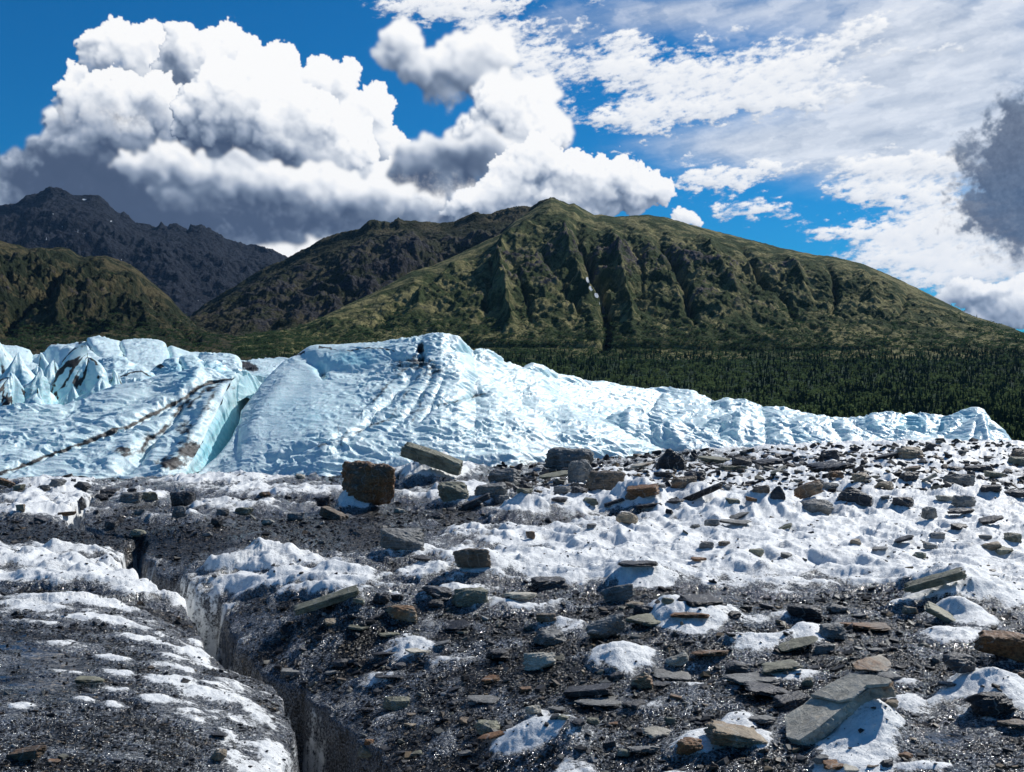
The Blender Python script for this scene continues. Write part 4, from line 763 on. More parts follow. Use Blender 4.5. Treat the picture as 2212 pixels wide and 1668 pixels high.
# ------------------------------------------------------------------ stones
def rock_material(name, col, rust=0.0, dark=.35, rough=.62):
    m, b = new_mat(name); tc = b.n('ShaderNodeTexCoord'); ob = tc.outputs['Object']; rnd = b.n('ShaderNodeObjectInfo').outputs['Random']
    off = b.n('ShaderNodeVectorMath', {0: (7.3, 3.1, 9.7), 3: rnd}, operation='SCALE').outputs[0]
    off = b.n('ShaderNodeVectorMath', {0: off, 3: 10.0}, operation='SCALE').outputs[0]
    p = b.v('ADD', b.n('ShaderNodeNewGeometry').outputs['Position'], off); po = b.v('ADD', ob, off)
    lay = b.v('MULTIPLY', po, (3.5, 3.5, 22)); n_l = b.noise(lay, 1.0, 5, .7, 1.2)
    n1 = b.noise(p, 5, 6, .65); n2 = b.noise(p, 28, 6, .75); n3 = b.noise(p, 1.8, 3, .5)
    c0 = tuple(x * dark for x in col); c1 = tuple(min(1, x * 1.25) for x in col)
    c = b.mix(b.ramp(b.m('ADD', n1, b.m('MULTIPLY_ADD', n2, .6, b.m('MULTIPLY', n_l, .4))), .70, 1.30), c0, c1)
    if rust: c = b.mix(b.m('MULTIPLY', b.ramp(b.m('ADD', n3, b.m('MULTIPLY', n1, .6)), .92 - .25 * rust, 1.08 - .2 * rust), .85), c, b.mix(b.ramp(n2, .35, .65), (.085, .035, .014), (.30, .15, .06)))
    vein = b.n('ShaderNodeTexWave', {'Vector': po, 'Scale': 1.3, 'Distortion': 14.0, 'Detail': 4.0, 'Detail Scale': 1.6}).outputs['Fac']
    c = b.mix(b.m('MULTIPLY', b.ramp(vein, .975, .999), .45), c, (.34, .33, .31))
    c = b.mix(b.m('MULTIPLY', b.ramp(b.noise(p, 70, 2, .7), .66, .72), .5), c, (.01, .01, .01))
    h = b.m('ADD', b.m('MULTIPLY', n_l, .5), b.m('MULTIPLY_ADD', n1, .8, b.m('MULTIPLY', n2, .4)))
    out_bsdf(b, col=c, rough=b.m('MULTIPLY_ADD', n2, .3, rough - .15), spec=.35, nrm=b.bump(h, .9, .025)); return m
RM = {'g': rock_material('grey_slate', (.21, .21, .20)), 'd': rock_material('dark_slate', (.062, .062, .066), 0, .4, .5), 'o': rock_material('olive_slate', (.25, .245, .175)),
      'l': rock_material('pale_slate', (.50, .465, .38), .12, .45), 't': rock_material('tan_stone', (.36, .29, .20), .3), 'r': rock_material('rust_stained_slate', (.19, .14, .10), 1.2), 'k': rock_material('black_rock', (.030, .030, .033), 0, .5, .45),
      'b': rock_material('brown_slate', (.19, .15, .11), .6)}
CN = {'g': 'grey', 'd': 'dark grey', 'o': 'olive grey', 'l': 'pale grey', 't': 'tan', 'r': 'rust-stained', 'k': 'black', 'b': 'brown'}
def rock_mesh(kind, seed, detail=2, rough=1.0):
    """unit stone, about 1 x 1 x 1: s slab, b block, w wedge, r rounded, p pointed, m beam; returns verts, tris"""
    r = np.random.RandomState(seed); P_ = []
    if kind in 's':
        n = r.randint(4, 8); a = (np.arange(n) + r.uniform(-.42, .42, n)) * 6.283 / n + r.rand() * 6
        rad = r.uniform(.30, .60, n); sk = r.uniform(-.25, .25, 2)
        for i in range(n):
            x, y = np.cos(a[i]) * rad[i], np.sin(a[i]) * rad[i]; k = r.uniform(.70, 1.0)
            P_.append((x, y, .5 - .35 * r.rand() ** 2 + sk[0] * x * 2)); P_.append((x * k + r.uniform(-.06, .06), y * k, -.5 + r.uniform(0, .45)))
            if r.rand() < .6: P_.append((x * 1.10, y * 1.06, r.uniform(-.35, .3)))
        P_.append((r.uniform(-.2, .2), r.uniform(-.2, .2), .5))
    elif kind == 'm':
        for x in (-.5, -.15, .2, .5):
            for y in (-.5, .5):
                for z in (-.5, .5): P_.append((x + r.uniform(-.05, .05), y * r.uniform(.75, 1), z * r.uniform(.78, 1) + .06 * math.sin(x * 5)))
    elif kind == 'w':
        for x in (-.5, .5):
            for y in (-.5, .5):
                for z in (-.5, .5):
                    k = .25 if (x > 0) == (z > 0) and x > 0 else 1
                    P_.append((x * r.uniform(.75, 1), y * r.uniform(.7, 1), z * (k if z > 0 else 1) * r.uniform(.8, 1)))
    elif kind == 'p':
        for x, y in ((-.5, -.4), (.5, -.45), (.45, .45), (-.45, .4)): P_.append((x * r.uniform(.8, 1), y, -.5)); P_.append((x * r.uniform(.55, .9), y * .8, r.uniform(-.15, .15)))
        P_ += [(r.uniform(-.15, .15), 0, .5), (r.uniform(-.25, .05), .15, .36), (r.uniform(.1, .25), -.1, .25)]
    elif kind == 'r':
        for i in range(20):
            q = r.randn(3); q /= np.linalg.norm(q); q = np.sign(q) * np.abs(q) ** .75; P_.append(tuple(q * .5 * r.uniform(.85, 1.05)))
    else:
        sh = r.uniform(-.16, .16, 4)
        for i in range(22):
            q = r.randn(3); q /= (np.abs(q) ** 5).sum() ** .2; q = q * .5 * r.uniform(.82, 1.02)
            P_.append((q[0] + sh[0] * q[2] * 2 + sh[1] * q[1], q[1] + sh[2] * q[2], q[2] * (1 + sh[3] * q[0] * 3)))
        for x in (-.5, .5):
            for z in (-.5, .5): P_.append((x * r.uniform(.7, 1), r.uniform(-.45, .45), z * r.uniform(.7, 1)))
    bm = bmesh.new()
    for q in P_: bm.verts.new(q)
    res = bmesh.ops.convex_hull(bm, input=bm.verts)
    bmesh.ops.delete(bm, geom=[v_ for v_ in bm.verts if not v_.link_faces], context='VERTS')
    bmesh.ops.dissolve_limit(bm, angle_limit=.30 if detail else .12, verts=bm.verts, edges=bm.edges)
    if detail:
        bmesh.ops.bevel(bm, geom=list(bm.edges), offset=.018, segments=1, affect='EDGES', profile=.5)
        bmesh.ops.triangulate(bm, faces=bm.faces)
        for _ in range(detail + 2):
            lim = [.34, .20, .12, .075, .05, .04][_]
            es = [e_ for e_ in bm.edges if e_.calc_length() > lim]
            if es: bmesh.ops.subdivide_edges(bm, edges=es, cuts=1, use_grid_fill=False); bmesh.ops.triangulate(bm, faces=[f_ for f_ in bm.faces if len(f_.verts) > 3])
    bmesh.ops.triangulate(bm, faces=bm.faces); bm.normal_update()
    v = np.array([x.co[:] for x in bm.verts]); n = np.array([x.normal[:] for x in bm.verts]); bm.verts.index_update()
    t = np.array([[x.index for x in f_.verts] for f_ in bm.faces]); bm.free()
    if detail:
        s = seed * 1.7
        step = fbm(v[:, 2] * 7 + s, v[:, 0] * .8 + v[:, 1] * .8, 3, .6, seed=seed % 50)                      # split edges of the layers
        chip = fbm(v[:, 0] * 2.2 + s, v[:, 1] * 2.2 + v[:, 2] * 2.2, 4, .6, seed=seed % 40, kind=1)
        rad_ = n.copy(); side = np.clip(1 - np.abs(n[:, 2]) * 1.1, 0, 1)
        v = v + n * (rough * (.085 * chip + .022 * fbm(v[:, 0] * 9, v[:, 1] * 9 + v[:, 2] * 9, 2, seed=3)))[:, None] + rad_ * (rough * side * .06 * np.round(step * 3) / 3)[:, None]
    return v, t
def rock_obj(name, kind, colk, seed, dims, loc, rot, detail=2, rough=1.0):
    v, t = rock_mesh(kind, seed, detail, rough)
    ext = v.max(0) - v.min(0); v = (v - (v.max(0) + v.min(0)) / 2) / ext * np.array(dims)
    o = link(name, mesh_np(name, v, tris=t, mat=RM[colk], smooth=False), loc=loc); o.rotation_euler = [R(x) for x in rot]
    return o
SQ = 0
PLACED = []
def place(u0, u1, v0, v1, kind, colk, label=None, nick=None, roll=0, pitch=None, yaw=None, dr=None, th=None, lift=0.0, detail=None, seed=None):
    """one stone filling the picture box; it stands on the ground under its lower edge"""
    global SQ; SQ += 1; seed = seed or SQ * 7 + 3; r = np.random.RandomState(seed)
    u, w_, h_ = (u0 + u1) / 2, u1 - u0, v1 - v0
    Y, zg = hit(u, v1 - .12 * h_); mpp = Y / F; down = (v1 - V0) / F
    dr = dr if dr is not None else {'s': .75, 'm': .42, 'b': .7, 'w': .7, 'r': .85, 'p': .75}[kind]
    W_ = w_ * mpp; D_ = W_ * dr
    if th is None:
        hh_ = h_ * mpp - D_ * down * .9 - abs(math.tan(R(roll))) * W_ * .75
        T = max(hh_, {'s': .10, 'm': .16, 'w': .38}.get(kind, .5) * W_)
    else: T = th * mpp
    W2 = W_ / max(.6, math.cos(R(roll)))
    pitch = pitch if pitch is not None else r.uniform(-6, 8); yaw = yaw if yaw is not None else r.uniform(-22, 22)
    zc = H - ((v0 + v1) / 2 - V0) * mpp
    low = float(gz((u - U0) * mpp, Y)[0]) + T * .24
    z = max(zc, low) if kind not in 's' else max(zc, float(gz((u - U0) * mpp, Y)[0]) + T * .25)
    z = min(z, float(gz((u - U0) * mpp, Y)[0]) + T * .55 + abs(math.tan(R(roll))) * W_ * .5 + .03) + lift
    big = w_ > 60
    # the centre sits half a depth further back than the front edge
    yy = Y + D_ * .30; xx = (u - U0) * mpp
    o = rock_obj('rock' if w_ > 34 else 'stone', kind, colk, seed, (W2, D_, T), (xx, yy, z), (pitch, -roll, yaw), detail if detail is not None else (3 if w_ > 85 else 2 if w_ > 30 else 1), 1.0)
    PLACED.append([o, u, (v0 + v1) / 2, w_, h_, kind, colk, label, nick, roll])
    return o
Hs = place
Hs(735,850,992,1101,'b','r','biggest rust-brown cracked boulder, standing by itself on black gravel below the ice mound','the big rust-brown boulder',yaw=15,dr=.9,pitch=4,detail=4,seed=21)
Hs(866,1001,966,1034,'m','o','long olive slate beam balanced on a white ice pedestal, its right end down','the balanced slate beam',roll=-20,th=34,dr=.35,pitch=6,yaw=-4,lift=.10,detail=4,seed=9)
Hs(892,912,994,1012,'b','b','small brown stone wedged under the left end of the long slate beam',None,lift=.15)
Hs(1053,1125,1010,1051,'b','g','angular dark block with a tan right face, between the slate beam and the twin boulders','the tan-faced block',yaw=-14)
Hs(1174,1286,971,1019,'r','g','wide hump-backed grey boulder, rearmost of the group against the ice','the hump-backed boulder',dr=.7,detail=4,seed=33)
Hs(1225,1283,989,1048,'b','g','upright grey block with white veins leaning in front of the hump-backed boulder','the upright veined block',roll=8,yaw=20,seed=40)
Hs(1261,1355,1020,1064,'b','b','wide box-shaped veined block with a brown right end','the wide veined block',dr=.55,yaw=-8,seed=44)
Hs(1352,1426,1038,1084,'w','r','rusty layered wedge rising to the right above a smooth ice slope','the rusty layered wedge',roll=14)
Hs(941,1016,1039,1093,'r','o','rounded bulky olive rock with broken pale facets below the slate beam','the bulky olive rock',seed=51)
Hs(1023,1098,1047,1080,'b','g','flat-topped grey rock below the tan-faced block','the flat-topped grey rock',dr=.8)
Hs(997,1062,1066,1102,'m','d','dark slate bar on a small ice cone, tilted up to the right, beside the bulky olive rock',None,roll=22,th=15,dr=.4)
Hs(1066,1101,1069,1091,'b','g')
Hs(1163,1239,1013,1041,'s','o','thin olive slab tilted up towards the upright veined block',None,roll=12,th=9)
Hs(1194,1236,1050,1071,'b','g'); Hs(1230,1273,1052,1070,'s','d'); Hs(1128,1153,1045,1066,'b','d'); Hs(1303,1350,1077,1096,'m','d',None,None,roll=16,th=8); Hs(1188,1228,1073,1088,'s','d')
Hs(689,750,1098,1126,'w','b','tan and brown slab sloping to the right, just below left of the big rust-brown boulder','the sloping tan slab',roll=-12)
Hs(816,918,1143,1198,'b','g','large angular grey rock with a dished top and undercut base, alone on black gravel','the dished grey rock',yaw=18,detail=4,seed=63,roll=-6)
Hs(889,932,1197,1215,'s','d','thin dark shard just below right of the dished grey rock',None,roll=-14,th=9)
Hs(979,1062,1185,1240,'b','b','brown layered block like a broken log on a white ice pedestal','the brown layered block',roll=4,dr=.6,yaw=-10,lift=.03,detail=4,seed=71)
Hs(1331,1380,1105,1137,'r','t','knobbly tan and grey stone on the snowy slope below the rusty layered wedge','the knobbly tan stone')
Hs(1265,1289,1135,1147,'b','g'); Hs(1135,1158,1147,1166,'b','r'); Hs(850,876,1097,1111,'s','l'); Hs(680,714,1071,1096,'b','k','small black jagged rock to the left of the big rust-brown boulder',None)
Hs(1149,1226,1249,1276,'w','d','dark undercut wedge with its thin end left, on the edge of the white ice','the undercut wedge',roll=6)
Hs(972,1056,1275,1311,'b','o','broad flat-topped olive block casting a deep shadow, first of a row of three','the flat-topped olive block',dr=.6,seed=82)
Hs(1087,1164,1276,1305,'s','l','pale grey slab with a grooved flat top, second of the row of three','the grooved pale slab',th=15)
Hs(1299,1370,1260,1304,'b','g','squarish grey block tilted up to the right at the foot of the white ice','the squarish grey block',roll=14,seed=88)
Hs(908,976,1269,1302,'r','d','rounded dark streaked rock left of the flat-topped olive block','the rounded streaked rock'); Hs(805,842,1280,1310,'r','k','rounded black lump right of the long tilted slab',None); Hs(921,958,1292,1318,'r','d'); Hs(843,872,1283,1300,'b','k')
Hs(1336,1426,1222,1241,'s','d','dark capstone slab lying flat on top of a white ice cone','the dark capstone',th=12,lift=.06)
Hs(630,777,1279,1328,'m','o','long narrow slab near the crevasse, tilted up to the right over black gravel','the long tilted slab',roll=17,th=18,dr=.3,pitch=10,detail=4,seed=93,lift=.02)
Hs(832,905,1311,1346,'b','t','pinkish tan angular stone with a pale top, below the long tilted slab','the pinkish stone'); Hs(781,834,1325,1342,'s','d',None,None,roll=14,th=8); Hs(750,798,1346,1369,'s','o','small olive slab with a raised corner near the crevasse head',None,th=10)
Hs(812,865,1364,1382,'s','o',None,None,th=9); Hs(939,1022,1345,1364,'s','k','long flat black slab right of the pinkish stone',None,roll=6,th=9); Hs(935,973,1380,1402,'s','g',None,None,roll=10,th=6); Hs(874,936,1397,1421,'s','l','thin pale plate lying flat with its right end lower',None,roll=-8,th=8)
Hs(1151,1226,1368,1397,'r','g','lens-shaped grey stone raised on black grit above the greenish block','the lens-shaped stone',dr=.9); Hs(1127,1206,1413,1453,'b','l','pale greenish block with a rusty patch on its right side','the greenish block',dr=.6,detail=4,seed=101)
Hs(825,884,1510,1537,'b','o','olive brick-shaped stone right of the deep end of the crevasse','the olive brick'); Hs(1004,1079,1508,1523,'s','g','thin grey plate seen almost edge-on in the lower middle',None,th=8)
Hs(1217,1330,1479,1512,'m','d','long dark slab with a pale end, tilted slightly up to the right','the long dark slab',roll=9,th=15,dr=.45); Hs(1242,1345,1513,1532,'s','g','flat grey slab lying just below the long dark slab',None,th=9)
Hs(1133,1170,1522,1548,'b','l'); Hs(1182,1223,1527,1543,'s','g'); Hs(1157,1204,1331,1348,'b','b'); Hs(1022,1081,1561,1592,'r','o','rounded olive rock lying above the shaded white hollow',None); Hs(1031,1099,1581,1605,'s','r','rusty flat slab above the sunlit white bank in the lower middle',None,roll=14,th=9)
Hs(871,900,1561,1574,'s','t'); Hs(760,789,1296,1313,'b','o'); Hs(699,731,1338,1353,'b','t'); Hs(806,869,1459,1471,'s','d',None,None,th=6); Hs(1047,1102,1402,1437,'r','k','low black rock between the thin pale plate and the greenish block',None); Hs(803,862,1408,1420,'s','d',None,None,roll=6,th=5)
Hs(363,417,1060,1100,'b','d','dark barrel-shaped block standing alone below the blue cleft','the barrel-shaped block',dr=.8,seed=110,detail=3)
Hs(104,140,1035,1055,'b','g','square grey stone at the foot of the left ice slab','the square grey stone'); Hs(156,195,1041,1061,'r','d'); Hs(213,256,1056,1078,'b','d'); Hs(254,304,1066,1088,'b','g','broad grey stone, middle of the trio left of the barrel-shaped block','the trio of stones'); Hs(302,338,1061,1086,'b','o')
Hs(-14,30,1029,1057,'w','b','brown stone at the left edge of the view under the ice slab',None,roll=-16); Hs(220,254,1122,1149,'b','d'); Hs(369,399,1092,1124,'b','g','two-tone stone directly below the barrel-shaped block',None); Hs(453,480,1117,1141,'r','k'); Hs(618,656,1106,1128,'b','g'); Hs(465,494,1100,1116,'b','g'); Hs(564,591,1120,1138,'r','l')
Hs(163,184,1090,1122,'p','k'); Hs(203,231,1066,1086,'b','d'); Hs(287,312,1100,1116,'b','g'); Hs(151,227,1460,1487,'s','o','lone grey slab on white ice lumps in the wet lower left','the lone wet-side slab',th=10); Hs(453,488,1616,1650,'r','t','upright tan stone near the bottom edge, left of the crevasse','the upright tan stone',yaw=10)
Hs(10,98,1612,1652,'m','b','rough brown rock in the bottom left corner','the corner rock',roll=12,th=22); Hs(453,490,1583,1599,'s','k'); Hs(100,128,1640,1653,'s','r'); Hs(31,56,1088,1108,'b','t'); Hs(80,106,1049,1064,'b','d'); Hs(27,52,1046,1062,'b','o'); Hs(636,658,1023,1037,'s','l','tiny pale flat stone on a gravel hump against the big mound',None); Hs(272,294,1054,1068,'b','k')
# the great slab is one broken plate: two leaves of the same slate
Hs(1532,1657,1562,1627,'w','t','thick wedge-shaped plate with a rusty brown top, left of the great slab','the wedge-shaped plate',dr=.75,th=34,roll=-6,detail=4,seed=120)
Hs(1460,1520,1592,1643,'b','r','squat rust-orange block left of the wedge-shaped plate','the rust-orange block',seed=124); Hs(1358,1426,1609,1639,'s','g','rounded grey plate at the bottom edge left of the rust-orange block','the rounded grey plate',th=14)
Hs(1568,1632,1430,1468,'b','d','dark upright chunk standing on a grey slab, upper left of the great slab','the upright chunk'); Hs(1565,1691,1463,1488,'s','g','long grey slab that carries the dark upright chunk','the carrying slab',th=13); Hs(1610,1717,1481,1514,'s','d','dark layered slab between the carrying slab and the great slab','the dark layered slab',th=20,roll=-8)
Hs(1637,1737,1434,1460,'s','o','flat olive slab behind the great slab, its right end pale',None,roll=5,th=12); Hs(1678,1773,1379,1411,'s','o','olive shard tilted up to the right, leaning towards the three-faced block','the tilted olive shard',roll=14,th=10); Hs(1768,1840,1349,1387,'b','g','three-faced grey block with sharp corners on black gravel','the three-faced block',seed=131,dr=.65)
Hs(1704,1782,1308,1347,'b','k','black jagged rock above the three-faced block','the black jagged rock',seed=133); Hs(1826,1942,1349,1371,'s','r','long rusty slab lying right of the three-faced block','the long rusty slab',th=11); Hs(1761,1808,1395,1413,'b','g')
Hs(2004,2078,1310,1349,'w','o','olive wedge propped up on its left end beside a shallow pool','the propped wedge',roll=-22,th=16); Hs(2122,2246,1364,1435,'b','r','large rusty boulder cut off by the right edge','the right-edge boulder',detail=4,seed=140,dr=.8); Hs(2049,2125,1409,1462,'r','d','dark rounded rock tucked against the right-edge boulder','the tucked dark rock')
Hs(2101,2199,1494,1558,'r','k','black round boulder standing in shallow meltwater at the right','the black round boulder',detail=4,seed=144); Hs(2167,2232,1554,1584,'s','b','brown slab below right of the black round boulder',None,th=16); Hs(1849,1932,1415,1456,'s','l','pale green plate with a clipped corner, lying behind the great slab','the pale green plate',th=9,pitch=14,dr=1.0)
Hs(1900,1953,1454,1475,'s','g'); Hs(1494,1584,1402,1428,'s','r','flat orange-brown slab on gravel, left behind the carrying slab','the orange-brown slab',th=12); Hs(1441,1490,1407,1451,'b','l','bright whitish stone left of the orange-brown slab','the whitish stone',roll=20); Hs(1362,1413,1451,1492,'p','t','tan pointed stone on the white patch below the whitish stone','the tan pointed stone')
Hs(1410,1503,1454,1473,'s','g',None,None,roll=-6,th=9); Hs(1403,1449,1473,1488,'s','d'); Hs(1343,1400,1515,1535,'s','d'); Hs(1388,1452,1573,1597,'s','l','pale grey plate on the wet patch above the rounded grey plate',None,th=9); Hs(1266,1356,1335,1389,'b','g','large smooth grey slab-like rock tilted up to the right in the centre','the smooth grey rock',roll=16,dr=.7,detail=4,seed=151)
Hs(1354,1445,1328,1357,'s','o','flat olive slab overhanging a dark hollow, right of the smooth grey rock','the overhanging slab',th=12); Hs(1469,1567,1289,1313,'w','k','black ragged slab capping a low snow cone','the ragged black capstone',th=14); Hs(1450,1537,1321,1342,'s','r','rusty slab at the foot of the low snow cone',None,th=12); Hs(1368,1417,1310,1332,'b','d'); Hs(1351,1394,1298,1317,'s','t')
Hs(1957,2088,1238,1291,'m','o','long narrow olive slab tilted up right on a white ice hump at the right','the long olive slab',roll=18,th=19,dr=.3,lift=.04,detail=4,seed=160); Hs(1731,1759,1462,1488,'r','o'); Hs(1616,1682,1545,1573,'s','g','split grey stone touching the left side of the great slab',None,th=14); Hs(1678,1752,1501,1536,'w','d','dark rough stone pushed under the upper left edge of the great slab',None,roll=14)
Hs(1951,1985,1313,1328,'b','t'); Hs(1840,1876,1325,1337,'s','g'); Hs(1597,1627,1308,1322,'b','k'); Hs(1569,1605,1323,1339,'b','k'); Hs(2030,2075,1472,1488,'s','d'); Hs(1757,1793,1631,1656,'b','g'); Hs(1778,1832,1644,1667,'s','r'); Hs(1817,1872,1656,1669,'s','l'); Hs(1334,1362,1618,1640,'b','o'); Hs(1437,1460,1548,1569,'b','o'); Hs(1913,1943,1511,1532,'b','t')
Hs(1419,1486,968,1020,'p','k','black pointed rock rising highest on the right rubble ridge','the black pointed rock',detail=3,seed=170); Hs(1360,1422,994,1017,'s','l','pale slab leaning left beside the black pointed rock',None,roll=10,th=8); Hs(1505,1582,983,1003,'s','o','broad flat olive slab on the skyline of the rubble right of the black pointed rock','the skyline slab',th=11); Hs(1582,1627,988,1010,'b','d'); Hs(1623,1699,986,1010,'s','d',None,None,th=12); Hs(1556,1622,1003,1022,'s','o',None,None,th=11)
Hs(1751,1849,990,1026,'s','k','long dark slab tilted up to the right on the rubble ridge','the dark ridge slab',roll=13,th=17); Hs(1770,1817,974,992,'b','d'); Hs(1889,1951,975,997,'s','d',None,None,roll=10,th=9); Hs(1934,1998,971,995,'b','t','tan-sided block on the skyline of the rubble near the pyramid','the tan-sided block'); Hs(1840,1889,1020,1048,'b','t','chunky tan block in the middle of the right rubble','the chunky tan block'); Hs(1892,1934,1041,1060,'b','t')
Hs(1810,1889,1055,1091,'p','d','large dark faceted rock with a peaked top in the right rubble','the peaked dark rock',detail=3,seed=180); Hs(1731,1806,1081,1116,'r','g','dome-shaped grey rock below left of the peaked dark rock','the dome-shaped rock'); Hs(1665,1699,1049,1082,'p','d'); Hs(1719,1780,1038,1082,'b','b','brown knobbly rock leaning right, left of the peaked dark rock',None,roll=26); Hs(1475,1563,1044,1089,'m','k','long black slab propped steeply up to the right on snow','the propped black slab',roll=24,th=14); Hs(1445,1507,1031,1059,'b','b','brown flat-faced rock left of the propped black slab',None)
Hs(1479,1526,1018,1042,'b','d'); Hs(1413,1458,1018,1035,'s','d'); Hs(1666,1703,999,1033,'s','l',None,None,roll=20,th=10); Hs(2084,2145,1003,1022,'s','d'); Hs(2129,2173,1016,1034,'s','o'); Hs(2045,2109,1030,1052,'b','g','low broad grey block near the right end of the rubble',None,dr=.6); Hs(2060,2113,1067,1099,'r','g','bulky grey rock low in the right rubble','the bulky grey rock'); Hs(2028,2075,1069,1086,'s','l'); Hs(1994,2030,1094,1127,'r','g'); Hs(1930,1977,1074,1097,'b','d')
Hs(2118,2178,1047,1066,'s','d'); Hs(2171,2232,1057,1080,'s','d'); Hs(2116,2171,1110,1138,'s','d','dark slab tilted up right on snow below the bulky grey rock',None,roll=16,th=10); Hs(2045,2109,1097,1114,'s','d'); Hs(2052,2096,1131,1148,'s','k'); Hs(2009,2045,1149,1167,'s','g'); Hs(2171,2210,1151,1176,'b','o'); Hs(2122,2165,1170,1197,'b','t','brown angular stone on clean snow near the right edge',None); Hs(1554,1631,1121,1138,'s','g','flat grey slab lying on snow below the propped black slab',None,th=8); Hs(1573,1622,1105,1127,'s','g',None,None,roll=16,th=9)
Hs(1522,1556,1123,1138,'b','g'); Hs(1684,1716,1128,1150,'s','o',None,None,roll=18,th=9); Hs(1511,1543,1172,1185,'b','g'); Hs(1552,1580,1168,1182,'s','b'); Hs(1836,1864,1166,1180,'b','t'); Hs(1936,1977,1153,1178,'s','d',None,None,roll=20,th=8); Hs(1441,1481,1078,1092,'s','d'); Hs(1373,1432,1082,1106,'s','d','dark shard on snow under the rusty layered wedge',None,roll=8,th=9); Hs(1789,1825,1023,1040,'b','b'); Hs(1776,1815,1044,1060,'b','g'); Hs(1945,1992,1020,1046,'b','d'); Hs(1988,2028,1016,1052,'s','l',None,None,roll=26,th=9); Hs(1953,1994,1003,1025,'s','b',None,None,roll=12,th=9)
Hs(2184,2232,988,1012,'b','o'); Hs(2188,2242,973,993,'b','b'); Hs(930,960,1110,1124,'b','d'); Hs(1116,1150,1055,1072,'s','o'); Hs(1395,1440,1055,1068,'s','g'); Hs(2150,2195,1185,1205,'s','o')

# the great slab: tilted leaf of slate with a stepped second leaf on top of its right half
def great_slab():
    # its plane is fixed by three corners: near left on the grit, far right held up by the ice cone, far left between
    c3 = []
    for u, v, hz in ((1700, 1600, .05), (1930, 1488, .36), (1745, 1505, .17)):
        Y, zg = hit(u, v + hz * 300 if hz < .1 else v); zz = zg + hz; Y = (H - zz) * F / (v - V0); c3.append(np.array([(u - U0) / F * Y, Y, zz]))
    nrm = np.cross(c3[1] - c3[0], c3[2] - c3[0]); nrm /= np.linalg.norm(nrm); nrm = nrm if nrm[2] > 0 else -nrm
    def on(u, v):
        d = np.array([(u - U0) / F, 1, -(v - V0) / F]); o_ = np.array([0, 0, H]); t = np.dot(c3[0] - o_, nrm) / np.dot(d, nrm); return o_ + d * t
    ctr = on(1812, 1532); e = bpy.data.objects.new('great_slab', None); C.objects.link(e); e.location = tuple(ctr)
    def leaf(pts, z0, z1, seed, name):
        bm = bmesh.new(); r = np.random.RandomState(seed); W_ = [on(*q) - ctr for q in pts]; n = len(pts)
        top = [bm.verts.new(tuple(q + nrm * (z1 + r.uniform(-.004, .004)))) for q in W_]; bot = [bm.verts.new(tuple(q * .97 + nrm * (z0 + r.uniform(-.01, .01)))) for q in W_]
        bm.faces.new(top); bm.faces.new(bot[::-1])
        for i in range(n): bm.faces.new((top[i], bot[i], bot[(i + 1) % n], top[(i + 1) % n]))
        bmesh.ops.recalc_face_normals(bm, faces=bm.faces); bmesh.ops.triangulate(bm, faces=bm.faces)
        for lim in (.25, .13, .07, .045, .03):
            es = [q for q in bm.edges if q.calc_length() > lim]
            if es: bmesh.ops.subdivide_edges(bm, edges=es, cuts=1); bmesh.ops.triangulate(bm, faces=[f_ for f_ in bm.faces if len(f_.verts) > 3])
        bm.normal_update(); bm.verts.index_update()
        v = np.array([x.co[:] for x in bm.verts]); nn = np.array([x.normal[:] for x in bm.verts]); t = np.array([[x.index for x in f_.verts] for f_ in bm.faces]); bm.free()
        side = np.clip(1 - np.abs(nn @ nrm) * 1.2, 0, 1); hgt = v @ nrm
        v += nn * (.022 * side * np.round(fbm(hgt * 45 + seed, v[:, 0] * 3 + v[:, 1] * 3, 3) * 3) / 2 + .007 * fbm(v[:, 0] * 5, v[:, 1] * 5, 5, .6, seed=seed) + .007 * side * fbm(v[:, 0] * 12 + 3, v[:, 1] * 12 + v[:, 2] * 20, 3, seed=seed))[:, None]
        return link(name, mesh_np(name, v, tris=t, mat=RM['l'], smooth=False), parent=e)
    leaf([(1694,1546),(1700,1592),(1726,1598),(1771,1570),(1818,1530),(1878,1488),(1927,1484),(1931,1472),(1899,1463),(1839,1461),(1796,1480),(1754,1504),(1735,1522)], -.085, .0, 5, 'lower_leaf')
    leaf([(1754,1506),(1796,1482),(1839,1462),(1899,1464),(1930,1473),(1924,1483),(1876,1486),(1842,1514),(1815,1520),(1780,1512)], .001, .026, 6, 'upper_leaf')
    tag(e, 'great pale grey slab in two leaves, tilted over a white ice cone at lower right', 'rock')
    return e
GS = great_slab()
PLACED.append([GS, 1810, 1531, 240, 140, 's', 'l', 'x', 'the great slab', 19])

# loose stones between them, each of its own
rs = np.random.RandomState(77); tries = 0; nfree = 0
occ = [(p[1], p[2], p[3], p[4]) for p in PLACED]
zones_ = [(1130,2240,985,1085,.46), (1400,2240,1085,1210,.12), (600,2240,1290,1660,.34), (0,620,1050,1160,.08)]
while nfree < 300 - len(PLACED) and tries < 6000:
    tries += 1; z_ = rs.choice(4, p=[.46, .12, .34, .08]); a, b_, c_, d_, _ = zones_[z_]
    u, v = rs.uniform(a, b_), rs.uniform(c_, d_)
    w_ = rs.uniform(20, 42) if z_ != 2 else rs.uniform(22, 46); h_ = w_ * rs.uniform(.32, .6)
    if any(abs(u - o_[0]) < (o_[2] + w_) * .46 and abs(v - o_[1]) < (o_[3] + h_) * .55 for o_ in occ): continue
    if v < 985 + max(0, (1600 - u)) * .06 + 12: continue
    k = rs.choice(list('ssbbrw')); ck = rs.choice(list('gggddoobbtrk'))
    place(u - w_ / 2, u + w_ / 2, v - h_ / 2, v + h_ / 2, k, ck, roll=rs.uniform(-10, 14), detail=1); occ.append((u, v, w_, h_)); nfree += 1
